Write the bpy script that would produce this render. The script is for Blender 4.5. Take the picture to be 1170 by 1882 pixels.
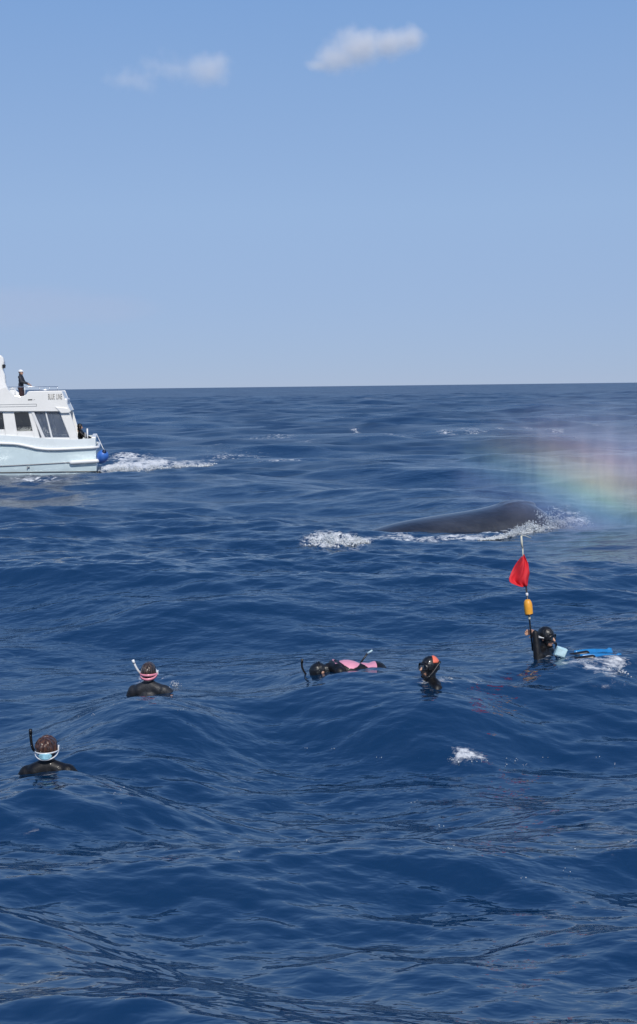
import bpy, bmesh, math, random
import numpy as np
from mathutils import Vector, Matrix, Euler, noise as mnoise

R = math.radians
scene = bpy.context.scene
for o in list(bpy.data.objects):
    bpy.data.objects.remove(o)
COL = scene.collection

# ------------------------------------------------------------------ camera
CAM_H = 3.3          # eye height above the mean sea level, metres
F_PX = 2200.0        # focal length in photograph pixels (1170 x 1882)
PITCH = math.atan(231.0 / F_PX)
ROLL = math.atan(14.0 / 1170.0)
cam_data = bpy.data.cameras.new('camera')
cam_data.sensor_fit = 'VERTICAL'
cam_data.sensor_height = 36.0
cam_data.sensor_width = 36.0
cam_data.lens = 36.0 * F_PX / 1882.0
cam_data.clip_start = 0.05
cam_data.clip_end = 80000.0
cam = bpy.data.objects.new('camera', cam_data)
COL.objects.link(cam)
cam_rot = Matrix.Rotation(math.pi / 2 - PITCH, 4, 'X') @ Matrix.Rotation(-ROLL, 4, 'Z')
cam.matrix_world = Matrix.Translation((0, 0, CAM_H)) @ cam_rot
scene.camera = cam

# ------------------------------------------------------------------ sky, sun, exposure
SUN_EL = R(44.0)
SUN_AZ = R(14.0)      # measured from straight behind the camera towards the right
sun_vec = Vector((math.sin(SUN_AZ) * math.cos(SUN_EL), -math.cos(SUN_AZ) * math.cos(SUN_EL), math.sin(SUN_EL)))
world = bpy.data.worlds.new('World')
scene.world = world
world.use_nodes = True
wn, wl = world.node_tree.nodes, world.node_tree.links
wn.clear()
sky = wn.new('ShaderNodeTexSky')
sky.sky_type = 'NISHITA'
sky.sun_disc = False
sky.sun_elevation = SUN_EL
sky.sun_rotation = math.atan2(sun_vec.x, sun_vec.y)
sky.altitude = 0.0
sky.air_density = 0.7
sky.dust_density = 0.0
sky.ozone_density = 6.0
bg = wn.new('ShaderNodeBackground')
bg.inputs['Strength'].default_value = 0.10
wo = wn.new('ShaderNodeOutputWorld')
# clear sea air: the same soft blue gradient by elevation all the way round, over the Nishita sky
wtc = wn.new('ShaderNodeTexCoord')
wsep = wn.new('ShaderNodeSeparateXYZ')
wl.new(wtc.outputs['Generated'], wsep.inputs[0])
wabs = wn.new('ShaderNodeMath'); wabs.operation = 'ABSOLUTE'
wl.new(wsep.outputs['Z'], wabs.inputs[0])
wramp = wn.new('ShaderNodeValToRGB')
SKY_STOPS = [(0.0, (0.322, 0.412, 0.622)), (0.05, (0.330, 0.438, 0.660)), (0.14, (0.326, 0.470, 0.718)), (0.30, (0.225, 0.395, 0.715)), (0.5, (0.15, 0.30, 0.63)), (0.7, (0.085, 0.195, 0.48)), (1.0, (0.04, 0.11, 0.32))]
while len(wramp.color_ramp.elements) < len(SKY_STOPS):
    wramp.color_ramp.elements.new(0.5)
for e, (p, c) in zip(wramp.color_ramp.elements, SKY_STOPS):
    e.position = p; e.color = (*c, 1)
wl.new(wabs.outputs[0], wramp.inputs[0])
wsc = wn.new('ShaderNodeVectorMath'); wsc.operation = 'SCALE'; wsc.inputs['Scale'].default_value = 10.0
wl.new(wramp.outputs[0], wsc.inputs[0])
wmix = wn.new('ShaderNodeMix'); wmix.data_type = 'RGBA'
wmix.inputs['Factor'].default_value = 0.85
wl.new(sky.outputs[0], wmix.inputs['A']); wl.new(wsc.outputs[0], wmix.inputs['B'])
wl.new(wmix.outputs['Result'], bg.inputs['Color'])
wl.new(bg.outputs[0], wo.inputs['Surface'])
sun_data = bpy.data.lights.new('sun', 'SUN')
sun_data.energy = 3.6
sun_data.angle = R(0.53)
sun_data.color = (1.0, 0.95, 0.87)
sun = bpy.data.objects.new('sun', sun_data)
COL.objects.link(sun)
sun.rotation_euler = sun_vec.to_track_quat('Z', 'Y').to_euler()
scene.view_settings.view_transform = 'Standard'
scene.view_settings.look = 'None'
scene.view_settings.exposure = 0.0
scene.view_settings.gamma = 1.0
scene.cycles.use_denoising = True
scene.cycles.max_bounces = 8
scene.cycles.caustics_reflective = False
scene.cycles.caustics_refractive = False
scene.cycles.volume_max_steps = 256
scene.cycles.volume_bounces = 3

# ------------------------------------------------------------------ pixel -> place helpers
def ray(px, py):
    v = Vector(((px - 585.0) / F_PX, (941.0 - py) / F_PX, -1.0))
    return (cam_rot.to_3x3() @ v).normalized()
def on_level(px, py, z=0.0):
    d = ray(px, py)
    t = (z - CAM_H) / d.z
    return Vector((0, 0, CAM_H)) + d * t
def at_dist(px, py, y):
    "point on the pixel's ray at the world depth y"
    d = ray(px, py)
    return Vector((0, 0, CAM_H)) + d * (y / d.y)

# ------------------------------------------------------------------ materials
MATS = {}
def mat(name, col=(0.5, 0.5, 0.5), rough=0.5, metal=0.0, spec=0.5, var=0.0, vscale=8.0, bump=0.0, bscale=30.0,
        coat=0.0, alpha=1.0, trans=0.0, sheen=0.0, sub=0.0):
    if name in MATS:
        return MATS[name]
    m = bpy.data.materials.new(name)
    m.use_nodes = True
    nt = m.node_tree
    b = nt.nodes['Principled BSDF']
    b.inputs['Base Color'].default_value = (*col, 1)
    b.inputs['Roughness'].default_value = rough
    b.inputs['Metallic'].default_value = metal
    b.inputs['Specular IOR Level'].default_value = spec
    b.inputs['Coat Weight'].default_value = coat
    b.inputs['Alpha'].default_value = alpha
    b.inputs['Transmission Weight'].default_value = trans
    b.inputs['Subsurface Weight'].default_value = sub
    tc = nt.nodes.new('ShaderNodeTexCoord')
    if var > 0:
        nz = nt.nodes.new('ShaderNodeTexNoise')
        nz.inputs['Scale'].default_value = vscale
        nz.inputs['Detail'].default_value = 5
        nt.links.new(tc.outputs['Object'], nz.inputs['Vector'])
        mr = nt.nodes.new('ShaderNodeMapRange')
        mr.inputs['From Min'].default_value = 0.3
        mr.inputs['From Max'].default_value = 0.7
        mr.inputs['To Min'].default_value = 1 - var
        mr.inputs['To Max'].default_value = 1 + var
        nt.links.new(nz.outputs['Fac'], mr.inputs['Value'])
        mx = nt.nodes.new('ShaderNodeVectorMath')
        mx.operation = 'SCALE'
        mx.inputs[0].default_value = col
        nt.links.new(mr.outputs[0], mx.inputs['Scale'])
        nt.links.new(mx.outputs[0], b.inputs['Base Color'])
        rr = nt.nodes.new('ShaderNodeMapRange')
        rr.inputs['From Min'].default_value = 0.3
        rr.inputs['From Max'].default_value = 0.7
        rr.inputs['To Min'].default_value = max(0.02, rough * 0.75)
        rr.inputs['To Max'].default_value = min(1, rough * 1.25)
        nt.links.new(nz.outputs['Fac'], rr.inputs['Value'])
        nt.links.new(rr.outputs[0], b.inputs['Roughness'])
    if bump > 0:
        n2 = nt.nodes.new('ShaderNodeTexNoise')
        n2.inputs['Scale'].default_value = bscale
        n2.inputs['Detail'].default_value = 4
        nt.links.new(tc.outputs['Object'], n2.inputs['Vector'])
        bp = nt.nodes.new('ShaderNodeBump')
        bp.inputs['Strength'].default_value = bump
        bp.inputs['Distance'].default_value = 0.02
        nt.links.new(n2.outputs['Fac'], bp.inputs['Height'])
        nt.links.new(bp.outputs[0], b.inputs['Normal'])
    MATS[name] = m
    return m

# ------------------------------------------------------------------ object helpers
def tag(o, label=None, cat=None, group=None, kind=None):
    if label: o['label'] = label
    if cat: o['category'] = cat
    if group: o['group'] = group
    if kind: o['kind'] = kind
    return o
def empty(name, loc=(0, 0, 0), rot=(0, 0, 0)):
    o = bpy.data.objects.new(name, None)
    o.empty_display_size = 0.2
    COL.objects.link(o)
    o.location = loc
    o.rotation_euler = rot
    return o
def link_mesh(name, me, m=None, parent=None, smooth=True):
    if m is not None:
        me.materials.clear()
        me.materials.append(m)
    if smooth:
        me.polygons.foreach_set('use_smooth', [True] * len(me.polygons))
    o = bpy.data.objects.new(name, me)
    COL.objects.link(o)
    if parent is not None:
        o.parent = parent
    return o
def from_bm(name, bm, m=None, parent=None, smooth=False):
    bmesh.ops.recalc_face_normals(bm, faces=bm.faces[:])
    me = bpy.data.meshes.new(name)
    bm.to_mesh(me)
    bm.free()
    return link_mesh(name, me, m, parent, smooth)

# ------------------------------------------------------------------ the sea
rng = np.random.default_rng(11)
def make_components():
    comps = []
    def band(n, l0, l1, slope, spread, mean):
        for i in range(n):
            lam = l0 * (l1 / l0) ** ((i + rng.random()) / n)
            ang = mean + rng.normal(0, spread)
            k = 2 * math.pi / lam
            a = slope * lam / (2 * math.pi) * (0.6 + 0.8 * rng.random())
            comps.append((k * math.sin(ang), k * math.cos(ang), a, rng.random() * 2 * math.pi, lam))
    band(9, 10.0, 30.0, 0.031, 0.35, R(200))
    band(30, 2.4, 10.0, 0.034, 0.42, R(190))
    band(44, 0.8, 2.4, 0.031, 0.42, R(186))
    band(56, 0.28, 0.8, 0.022, 0.42, R(182))
    band(72, 0.11, 0.28, 0.014, 0.42, R(178))
    return comps
SEA_SHIFT = (-147.503, -40.74)      # which stretch of this sea lies in front of the camera
COMPS = [(kx, ky, a, p + kx * SEA_SHIFT[0] + ky * SEA_SHIFT[1], lam) for kx, ky, a, p, lam in make_components()]
PATCH = [(2 * math.pi / l * math.sin(a), 2 * math.pi / l * math.cos(a), p) for l, a, p in
         [(rng.uniform(4, 26), rng.uniform(0, math.pi), rng.uniform(0, 6.28)) for _ in range(12)]]
def patch(x, y):
    s = np.zeros_like(x)
    for kx, ky, p in PATCH:
        s += np.sin(kx * x + ky * y + p)
    return np.clip(0.92 + 0.13 * s, 0.6, 1.25)
# calm slicks the whale leaves behind it: x, y, rx, ry
SLICKS = [(2.0, 41.0, 7.5, 4.5), (9.5, 45.0, 8.0, 3.0), (2.6, 10.8, 2.2, 0.5), (1.6, 9.2, 1.6, 0.4)]
def calm(x, y):
    c = np.ones_like(x)
    for sx, sy, rx, ry in SLICKS:
        q = ((x - sx) / rx) ** 2 + ((y - sy) / ry) ** 2
        c *= 1 - 0.6 * np.exp(-q * 1.2)
    return c
# lee round the hull and the people in the water, where the larger waves are broken
DAMP = []
for _px, _py, _rx, _ry, _am in ((90, 870, 6.0, 3.2, 0.85), (655, 1236, 1.1, 1.3, 0.85), (790, 1256, 1.0, 1.3, 0.85), (1040, 1212, 1.5, 1.4, 0.85), (274, 1282, 1.2, 1.3, 0.88), (87, 1428, 1.1, 1.1, 0.9), (830, 1002, 4.5, 3.6, 0.9)):
    _c = on_level(_px, _py)
    DAMP.append((_c.x, _c.y, _rx, _ry, _am))
_c = on_level(20, 876)
TROUGH = (_c.x, _c.y, 5.5, 2.6, 0.17)      # the hollow a moving hull draws along its side
def waves(x, y, res=None):
    x = np.asarray(x, dtype=np.float32)
    y = np.asarray(y, dtype=np.float32)
    dx = np.zeros_like(x); dy = np.zeros_like(x); dz = np.zeros_like(x); lost = np.zeros_like(x)
    pt = (patch(x, y) * calm(x, y)).astype(np.float32)
    dm = np.ones_like(x)
    for cx, cy, rx, ry, am in DAMP:
        dm *= (1 - am * np.exp(-((x - cx) / rx) ** 2 - ((y - cy) / ry) ** 2)).astype(np.float32)
    for kx, ky, a, p, lam in COMPS:
        w = np.float32(a) * dm if lam > 1.2 else np.float32(a)
        if lam < 2.4:
            w = w * pt
        if res is not None:
            keep = np.clip(lam / (2.0 * res) - 0.6, 0, 1)
            lost += 0.5 * ((1 - keep) * w * np.float32(2 * math.pi / lam)) ** 2
            w = w * keep
        ph = np.float32(kx) * x + np.float32(ky) * y + np.float32(p)
        s = np.sin(ph); c = np.cos(ph)
        k = math.hypot(kx, ky)
        dz += w * c
        q = 0.6 if lam > 1.0 else 0.1
        dx -= w * s * np.float32(q * kx / k)
        dy -= w * s * np.float32(q * ky / k)
    dz -= (TROUGH[4] * np.exp(-((x - TROUGH[0]) / TROUGH[2]) ** 2 - ((y - TROUGH[1]) / TROUGH[3]) ** 2)).astype(np.float32)
    if res is not None:
        return dx, dy, dz, np.sqrt(lost)
    return dx, dy, dz
_CA = np.array(COMPS)
_CK = np.hypot(_CA[:, 0], _CA[:, 1])
_CQ = np.where(_CA[:, 4] > 1.0, 0.6, 0.1)
def _wave_point(x, y):
    pt = float((patch(np.array([x]), np.array([y])) * calm(np.array([x]), np.array([y])))[0])
    dm = 1.0
    for cx, cy, rx, ry, am in DAMP:
        dm *= 1 - am * math.exp(-((x - cx) / rx) ** 2 - ((y - cy) / ry) ** 2)
    w = _CA[:, 2] * np.where(_CA[:, 4] < 2.4, pt, 1.0) * np.where(_CA[:, 4] > 1.2, dm, 1.0)
    ph = _CA[:, 0] * x + _CA[:, 1] * y + _CA[:, 3]
    sn, cs = np.sin(ph), np.cos(ph)
    return -float((w * sn * _CQ * _CA[:, 0] / _CK).sum()), -float((w * sn * _CQ * _CA[:, 1] / _CK).sum()), float((w * cs).sum()) - TROUGH[4] * math.exp(-((x - TROUGH[0]) / TROUGH[2]) ** 2 - ((y - TROUGH[1]) / TROUGH[3]) ** 2)
def sea_z(x, y):
    "height of the water at a place"
    gx, gy = x, y
    for _ in range(4):
        dx, dy, dz = _wave_point(gx, gy)
        gx, gy = x - dx, y - dy
    return _wave_point(gx, gy)[2]
def on_sea(px, py):
    z = 0.0
    for _ in range(16):
        p = on_level(px, py, z)
        z = 0.3 * min(0.8, max(-0.8, sea_z(p.x, p.y))) + 0.7 * z
    p = on_level(px, py, z)
    p.z = sea_z(p.x, p.y)
    return p

# foam: (px, py, half-width px, half-height px, strength, turbulence)
FOAM_PX = [
    # whale
    (606, 991, 52, 11, 1.25, 0.13), (642, 993, 38, 8, 1.0, 0.08), (720, 992, 60, 5, 0.95, 0.03), (790, 991, 50, 4, 0.8, 0.03), (850, 989, 55, 4, 0.85, 0.03),
    (905, 982, 40, 6, 1.0, 0.04), (955, 972, 48, 11, 1.2, 0.12), (1000, 962, 52, 12, 1.1, 0.12), (1050, 958, 45, 12, 0.62, 0.06),
    # boat wake
    (215, 858, 45, 13, 1.5, 0.12), (265, 855, 60, 12, 1.25, 0.08), (330, 852, 70, 8, 0.85, 0.04), (240, 843, 60, 6, 0.8, 0.04),
    (430, 838, 80, 7, 0.5, 0.02), (520, 846, 60, 3, 0.55, 0.02), (60, 884, 90, 8, 0.45, 0.02), (140, 876, 60, 4, 0.6, 0.02),
    (405, 822, 40, 6, 0.75, 0.05), (455, 808, 45, 7, 0.7, 0.05), (510, 802, 40, 5, 0.75, 0.05), (560, 812, 40, 4, 0.5, 0.03),
    (652, 798, 12, 4, 0.9, 0.06), (725, 801, 40, 2.5, 0.6, 0.02),
    (820, 793, 22, 3, 0.9, 0.06), (868, 791, 30, 3, 0.9, 0.06), (918, 788, 14, 2.5, 0.7, 0.04), (970, 788, 12, 2.5, 0.8, 0.04),
    (1020, 789, 24, 2.5, 0.8, 0.04), (1095, 784, 12, 3, 0.7, 0.04), (630, 772, 8, 2, 0.7, 0.05), (676, 733, 7, 1.5, 0.8, 0.05), (855, 728, 9, 1.5, 0.7, 0.05),
    # whitecap and churn among the swimmers
    (852, 1388, 40, 8, 0.72, 0.015), (835, 1380, 24, 6, 0.58, 0.015), (1105, 1240, 42, 18, 0.62, 0.015), (1130, 1222, 36, 9, 0.58, 0.015), (1060, 1218, 40, 8, 0.55, 0.02),
    (1000, 1210, 45, 6, 0.5, 0.01), (306, 1255, 30, 9, 0.50, 0.01), (258, 1258, 20, 8, 0.5, 0.02), (795, 1250, 45, 12, 0.55, 0.02),
    (870, 1256, 30, 7, 0.45, 0.02), (1120, 1553, 34, 14, 0.55, 0.015), (1160, 1535, 22, 8, 0.6, 0.015), (1000, 1465, 26, 6, 0.5, 0.01), (70, 1512, 26, 12, 0.45, 0.01),
    (95, 1425, 70, 8, 0.34, 0.0), (640, 1232, 60, 5, 0.45, 0.01),
]
FOAM = []
for (px, py, hw, hh, s, t) in FOAM_PX:
    c = on_sea(px, py); e = on_level(px + hw, py); up = on_level(px, py - hh); dn = on_level(px, py + hh)
    e = c + (e - on_level(px, py))
    if py < 830:
        s *= 0.68
    FOAM.append((c.x, c.y, max(0.04, (e - c).length), max(0.05, (up - dn).length / 2), s, t))
def vnoise(x, y, sc, seed):
    r2 = np.random.default_rng(seed)
    s = np.zeros_like(x)
    for i in range(10):
        l = sc * r2.uniform(0.5, 2.0); a = r2.uniform(0, 2 * math.pi)
        s += np.sin((x * math.sin(a) + y * math.cos(a)) * (2 * math.pi / l) + r2.uniform(0, 6.28))
    return s / 3.2
def foam_at(x, y):
    f = np.zeros_like(x); t = np.zeros_like(x)
    for cx, cy, rx, ry, s, tb in FOAM:
        m = (np.abs(x - cx) < rx * 2.4) & (np.abs(y - cy) < ry * 2.4)
        if not m.any():
            continue
        q = ((x[m] - cx) / rx) ** 2 + ((y[m] - cy) / ry) ** 2
        g = s * np.exp(-q * 1.1)
        f[m] = np.maximum(f[m], g)
        t[m] = np.maximum(t[m], tb * np.exp(-q * 1.4))
    return f, t

def build_sea():
    # rings round the camera's foot, finest close by; they run out to the horizon
    rs = [4.4]
    while rs[-1] < 420:
        r = rs[-1]
        rs.append(r + min(0.75, max(0.0125, r * r / 9000.0)) * (1.0 if r < 120 else 1.0 + (r - 120) / 150))
    while rs[-1] < 45000:
        rs.append(rs[-1] * 1.035 + 0.2)
    rs = np.array(rs, dtype=np.float64)
    dr = np.gradient(rs)
    fine = np.arange(-19.0, 19.0001, 0.059)
    th = np.concatenate([np.arange(-180, -60, 6.0), np.arange(-60, -24, 1.5), np.arange(-24, -19, 0.25), fine,
                         np.arange(19.25, 24, 0.25), np.arange(24, 60, 1.5), np.arange(60, 180, 6.0)])
    dth = np.gradient(th)
    th = np.radians(th)
    nr, nt = len(rs), len(th)
    Rg, Tg = np.meshgrid(rs, th, indexing='ij')
    X = (Rg * np.sin(Tg)).ravel(); Y = (Rg * np.cos(Tg)).ravel()
    res = np.maximum(np.repeat(dr[:, None], nt, 1), rs[:, None] * np.radians(np.abs(dth))[None, :]).ravel().astype(np.float32)
    dx, dy, dz, lost = waves(X, Y, res)
    fade = np.clip(1.6 - Rg.ravel() / 6000.0, 0, 1)
    f, t = foam_at(X, Y)
    lump = vnoise(X, Y, 0.45, 3) * 0.40 + vnoise(X, Y, 0.16, 5) * 0.38 + vnoise(X, Y, 0.08, 9) * 0.22
    dz = dz * fade + t * (0.65 + lump)
    co = np.stack([X + dx * fade, Y + dy * fade, dz], 1).astype(np.float32)
    idx = np.arange(nr * nt).reshape(nr, nt)
    a = idx[:-1, :]; b = idx[1:, :]
    an = np.roll(a, -1, 1); bn = np.roll(b, -1, 1)
    quads = np.stack([a, b, bn, an], -1).reshape(-1, 4)
    quads = quads[:, ::-1]
    # small disc closing the middle
    me = bpy.data.meshes.new('sea')
    nq = len(quads)
    ncap = nt
    me.vertices.add(len(co) + 1)
    me.vertices.foreach_set('co', np.concatenate([co, [[0, 0, 0]]]).astype(np.float32).ravel())
    first = idx[0]
    tris = np.stack([np.full(nt, len(co)), np.roll(first, -1), first], -1)
    me.loops.add(nq * 4 + ncap * 3)
    me.loops.foreach_set('vertex_index', np.concatenate([quads.ravel(), tris.ravel()]).astype(np.int32))
    me.polygons.add(nq + ncap)
    me.polygons.foreach_set('loop_start', np.concatenate([np.arange(nq) * 4, nq * 4 + np.arange(ncap) * 3]).astype(np.int32))
    me.polygons.foreach_set('use_smooth', np.ones(nq + ncap, dtype=bool))
    me.update(calc_edges=True)
    at = me.attributes.new('foam', 'FLOAT', 'POINT')
    at.data.foreach_set('value', np.concatenate([f, [0]]).astype(np.float32))
    at = me.attributes.new('fine_slope', 'FLOAT', 'POINT')
    at.data.foreach_set('value', np.concatenate([lost, [0]]).astype(np.float32))
    return me

def sea_material():
    m = bpy.data.materials.new('sea_water')
    m.use_nodes = True
    nt = m.node_tree; N = nt.nodes; L = nt.links
    out = N['Material Output']; b = N['Principled BSDF']
    b.inputs['Base Color'].default_value = (0.001, 0.019, 0.054, 1)
    b.inputs['Roughness'].default_value = 0.06
    b.inputs['IOR'].default_value = 2.9
    b.inputs['Specular IOR Level'].default_value = 0.5
    b.inputs['Specular Tint'].default_value = (0.82, 0.93, 1.0, 1)
    geo = N.new('ShaderNodeNewGeometry')
    # ripples: two layers of noise, stretched along the crests
    mp = N.new('ShaderNodeMapping')
    mp.inputs['Scale'].default_value = (0.5, 1.0, 1.0)
    mp.inputs['Rotation'].default_value = (0, 0, 0.25)
    L.new(geo.outputs['Position'], mp.inputs['Vector'])
    def nz(scale, detail, rough=0.5, dist=0.0, vec=mp.outputs[0]):
        n = N.new('ShaderNodeTexNoise')
        n.inputs['Scale'].default_value = scale
        n.inputs['Detail'].default_value = detail
        n.inputs['Roughness'].default_value = rough
        n.inputs['Distortion'].default_value = dist
        L.new(vec, n.inputs['Vector'])
        return n
    n1 = nz(3.6, 3, 0.45, 0.3)
    n2 = nz(12.0, 2, 0.5, 0.3)
    npatch = nz(0.16, 3, 0.5, 0.0, geo.outputs['Position'])
    mr = N.new('ShaderNodeMapRange')
    mr.inputs['From Min'].default_value = 0.35; mr.inputs['From Max'].default_value = 0.65
    mr.inputs['To Min'].default_value = 0.45; mr.inputs['To Max'].default_value = 1.15
    L.new(npatch.outputs['Fac'], mr.inputs['Value'])
    b1 = N.new('ShaderNodeBump'); b1.inputs['Distance'].default_value = 0.085
    L.new(n1.outputs['Fac'], b1.inputs['Height']); 
    mul = N.new('ShaderNodeMath'); mul.operation = 'MULTIPLY'; mul.inputs[1].default_value = 0.55
    L.new(mr.outputs[0], mul.inputs[0]); L.new(mul.outputs[0], b1.inputs['Strength'])
    b2 = N.new('ShaderNodeBump'); b2.inputs['Distance'].default_value = 0.026
    L.new(n2.outputs['Fac'], b2.inputs['Height']); L.new(mul.outputs[0], b2.inputs['Strength'])
    L.new(b1.outputs[0], b2.inputs['Normal'])
    # far off the small waves are finer than the mesh: their slopes come from here
    fs = N.new('ShaderNodeAttribute'); fs.attribute_name = 'fine_slope'
    vmp = N.new('ShaderNodeMapping'); vmp.inputs['Scale'].default_value = (0.35, 1.0, 1.0)
    L.new(geo.outputs['Position'], vmp.inputs['Vector'])
    v1 = nz(0.9, 3, 0.6, 0.0, vmp.outputs[0])
    vs = N.new('ShaderNodeVectorMath'); vs.operation = 'SUBTRACT'; vs.inputs[1].default_value = (0.5, 0.5, 0.5)
    L.new(v1.outputs['Color'], vs.inputs[0])
    vm = N.new('ShaderNodeVectorMath'); vm.operation = 'MULTIPLY'; vm.inputs[1].default_value = (4.0, 6.5, 0.0)
    L.new(vs.outputs[0], vm.inputs[0])
    vk = N.new('ShaderNodeVectorMath'); vk.operation = 'SCALE'
    L.new(vm.outputs[0], vk.inputs[0]); L.new(fs.outputs['Fac'], vk.inputs['Scale'])
    va = N.new('ShaderNodeVectorMath'); va.operation = 'ADD'
    L.new(b2.outputs[0], va.inputs[0]); L.new(vk.outputs[0], va.inputs[1])
    vn = N.new('ShaderNodeVectorMath'); vn.operation = 'NORMALIZE'
    L.new(va.outputs[0], vn.inputs[0])
    L.new(vn.outputs[0], b.inputs['Normal'])
    ra = N.new('ShaderNodeMath'); ra.operation = 'MULTIPLY'; ra.inputs[1].default_value = 0.6
    L.new(fs.outputs['Fac'], ra.inputs[0])
    rb = N.new('ShaderNodeMath'); rb.operation = 'POWER'; rb.inputs[1].default_value = 0.5
    L.new(ra.outputs[0], rb.inputs[0])
    rc = N.new('ShaderNodeMath'); rc.operation = 'MAXIMUM'; rc.inputs[1].default_value = 0.07
    L.new(rb.outputs[0], rc.inputs[0])
    L.new(rc.outputs[0], b.inputs['Roughness'])
    # foam
    at = N.new('ShaderNodeAttribute'); at.attribute_name = 'foam'
    fo = N.new('ShaderNodeBsdfPrincipled')
    fo.inputs['Base Color'].default_value = (0.80, 0.82, 0.83, 1)
    fo.inputs['Roughness'].default_value = 0.7
    fmp = N.new('ShaderNodeMapping'); fmp.inputs['Scale'].default_value = (0.7, 1.0, 1.0)
    L.new(geo.outputs['Position'], fmp.inputs['Vector'])
    f1 = nz(2.6, 8, 0.68, 1.2, fmp.outputs[0])
    f2 = nz(11.0, 6, 0.65, 0.8, fmp.outputs[0])
    ad = N.new('ShaderNodeMath'); ad.operation = 'MULTIPLY_ADD'; ad.inputs[1].default_value = 0.6
    L.new(f2.outputs['Fac'], ad.inputs[0]); L.new(f1.outputs['Fac'], ad.inputs[2])   # ~0.8 mean
    sub = N.new('ShaderNodeMath'); sub.operation = 'SUBTRACT'; sub.inputs[1].default_value = 0.80
    L.new(ad.outputs[0], sub.inputs[0])
    sc = N.new('ShaderNodeMath'); sc.operation = 'MULTIPLY'; sc.inputs[1].default_value = 3.2
    L.new(sub.outputs[0], sc.inputs[0])
    sm = N.new('ShaderNodeMath'); sm.operation = 'ADD'
    L.new(sc.outputs[0], sm.inputs[0]); L.new(at.outputs['Fac'], sm.inputs[1])
    ff = N.new('ShaderNodeMapRange'); ff.interpolation_type = 'SMOOTHSTEP'
    ff.inputs['From Min'].default_value = 0.42; ff.inputs['From Max'].default_value = 1.20
    ff.inputs['To Max'].default_value = 0.88
    L.new(sm.outputs[0], ff.inputs['Value'])
    gate = N.new('ShaderNodeMapRange'); gate.interpolation_type = 'SMOOTHSTEP'
    gate.inputs['From Min'].default_value = 0.08; gate.inputs['From Max'].default_value = 0.35
    L.new(at.outputs['Fac'], gate.inputs['Value'])
    fac = N.new('ShaderNodeMath'); fac.operation = 'MULTIPLY'
    L.new(ff.outputs[0], fac.inputs[0]); L.new(gate.outputs[0], fac.inputs[1])
    fb = N.new('ShaderNodeBump'); fb.inputs['Distance'].default_value = 0.08; fb.inputs['Strength'].default_value = 0.6
    L.new(ad.outputs[0], fb.inputs['Height']); L.new(fb.outputs[0], fo.inputs['Normal'])
    mx = N.new('ShaderNodeMixShader')
    L.new(fac.outputs[0], mx.inputs[0]); L.new(b.outputs[0], mx.inputs[1]); L.new(fo.outputs[0], mx.inputs[2])
    L.new(mx.outputs[0], out.inputs['Surface'])
    return m
sea = link_mesh('sea', build_sea(), sea_material(), None, False)
tag(sea, kind='structure', label='choppy deep blue open sea reaching the horizon')

# ------------------------------------------------------------------ mesh helpers
def V(*a):
    return Vector(a)
def frame_of(d):
    d = d.normalized()
    up = V(0, 0, 1) if abs(d.z) < 0.9 else V(0, 1, 0)
    a = d.cross(up).normalized()
    return a, d.cross(a).normalized()
def add_tube(bm, pts, rad, n=10, cap=True, closed=False):
    pts = [Vector(p) for p in pts]
    if not hasattr(rad, '__len__'):
        rad = [rad] * len(pts)
    rings = []
    a = None
    for i, p in enumerate(pts):
        if closed:
            d = (pts[(i + 1) % len(pts)] - pts[i - 1])
        else:
            d = (pts[min(i + 1, len(pts) - 1)] - pts[max(i - 1, 0)])
        d.normalize()
        if a is None:
            a, _ = frame_of(d)
        else:
            a = (a - d * a.dot(d)).normalized()
        b = d.cross(a)
        rings.append([bm.verts.new(p + (a * math.cos(t) + b * math.sin(t)) * rad[i]) for t in [2 * math.pi * k / n for k in range(n)]])
    m = len(rings) if closed else len(rings) - 1
    for i in range(m):
        r0, r1 = rings[i], rings[(i + 1) % len(rings)]
        for k in range(n):
            bm.faces.new((r0[k], r0[(k + 1) % n], r1[(k + 1) % n], r1[k]))
    if cap and not closed:
        bm.faces.new(rings[0][::-1]); bm.faces.new(rings[-1])
def add_capsule(bm, p0, r0, p1, r1, n=12):
    p0, p1 = Vector(p0), Vector(p1)
    d = p1 - p0
    if d.length < 1e-6:
        d = V(0, 0, 1e-4)
    dn = d.normalized()
    pts, rad = [], []
    for t in (-1, -0.92, -0.7, -0.38, 0):
        pts.append(p0 + dn * (r0 * t)); rad.append(max(1e-4, r0 * math.sqrt(max(0, 1 - t * t))))
    for t in (0, 0.38, 0.7, 0.92, 1):
        pts.append(p1 + dn * (r1 * t)); rad.append(max(1e-4, r1 * math.sqrt(max(0, 1 - t * t))))
    add_tube(bm, pts, rad, n)
def add_ellipsoid(bm, c, r, rot=None, n=16, m=10):
    c = Vector(c)
    M = rot.to_3x3() if rot is not None else Matrix.Identity(3)
    rows = []
    for i in range(1, m):
        ph = math.pi * i / m
        rows.append([bm.verts.new(c + M @ V(r[0] * math.sin(ph) * math.cos(2 * math.pi * k / n), r[1] * math.sin(ph) * math.sin(2 * math.pi * k / n), r[2] * math.cos(ph))) for k in range(n)])
    top = bm.verts.new(c + M @ V(0, 0, r[2])); bot = bm.verts.new(c + M @ V(0, 0, -r[2]))
    for k in range(n):
        bm.faces.new((top, rows[0][k], rows[0][(k + 1) % n]))
        bm.faces.new((bot, rows[-1][(k + 1) % n], rows[-1][k]))
        for i in range(len(rows) - 1):
            bm.faces.new((rows[i][k], rows[i + 1][k], rows[i + 1][(k + 1) % n], rows[i][(k + 1) % n]))
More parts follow.
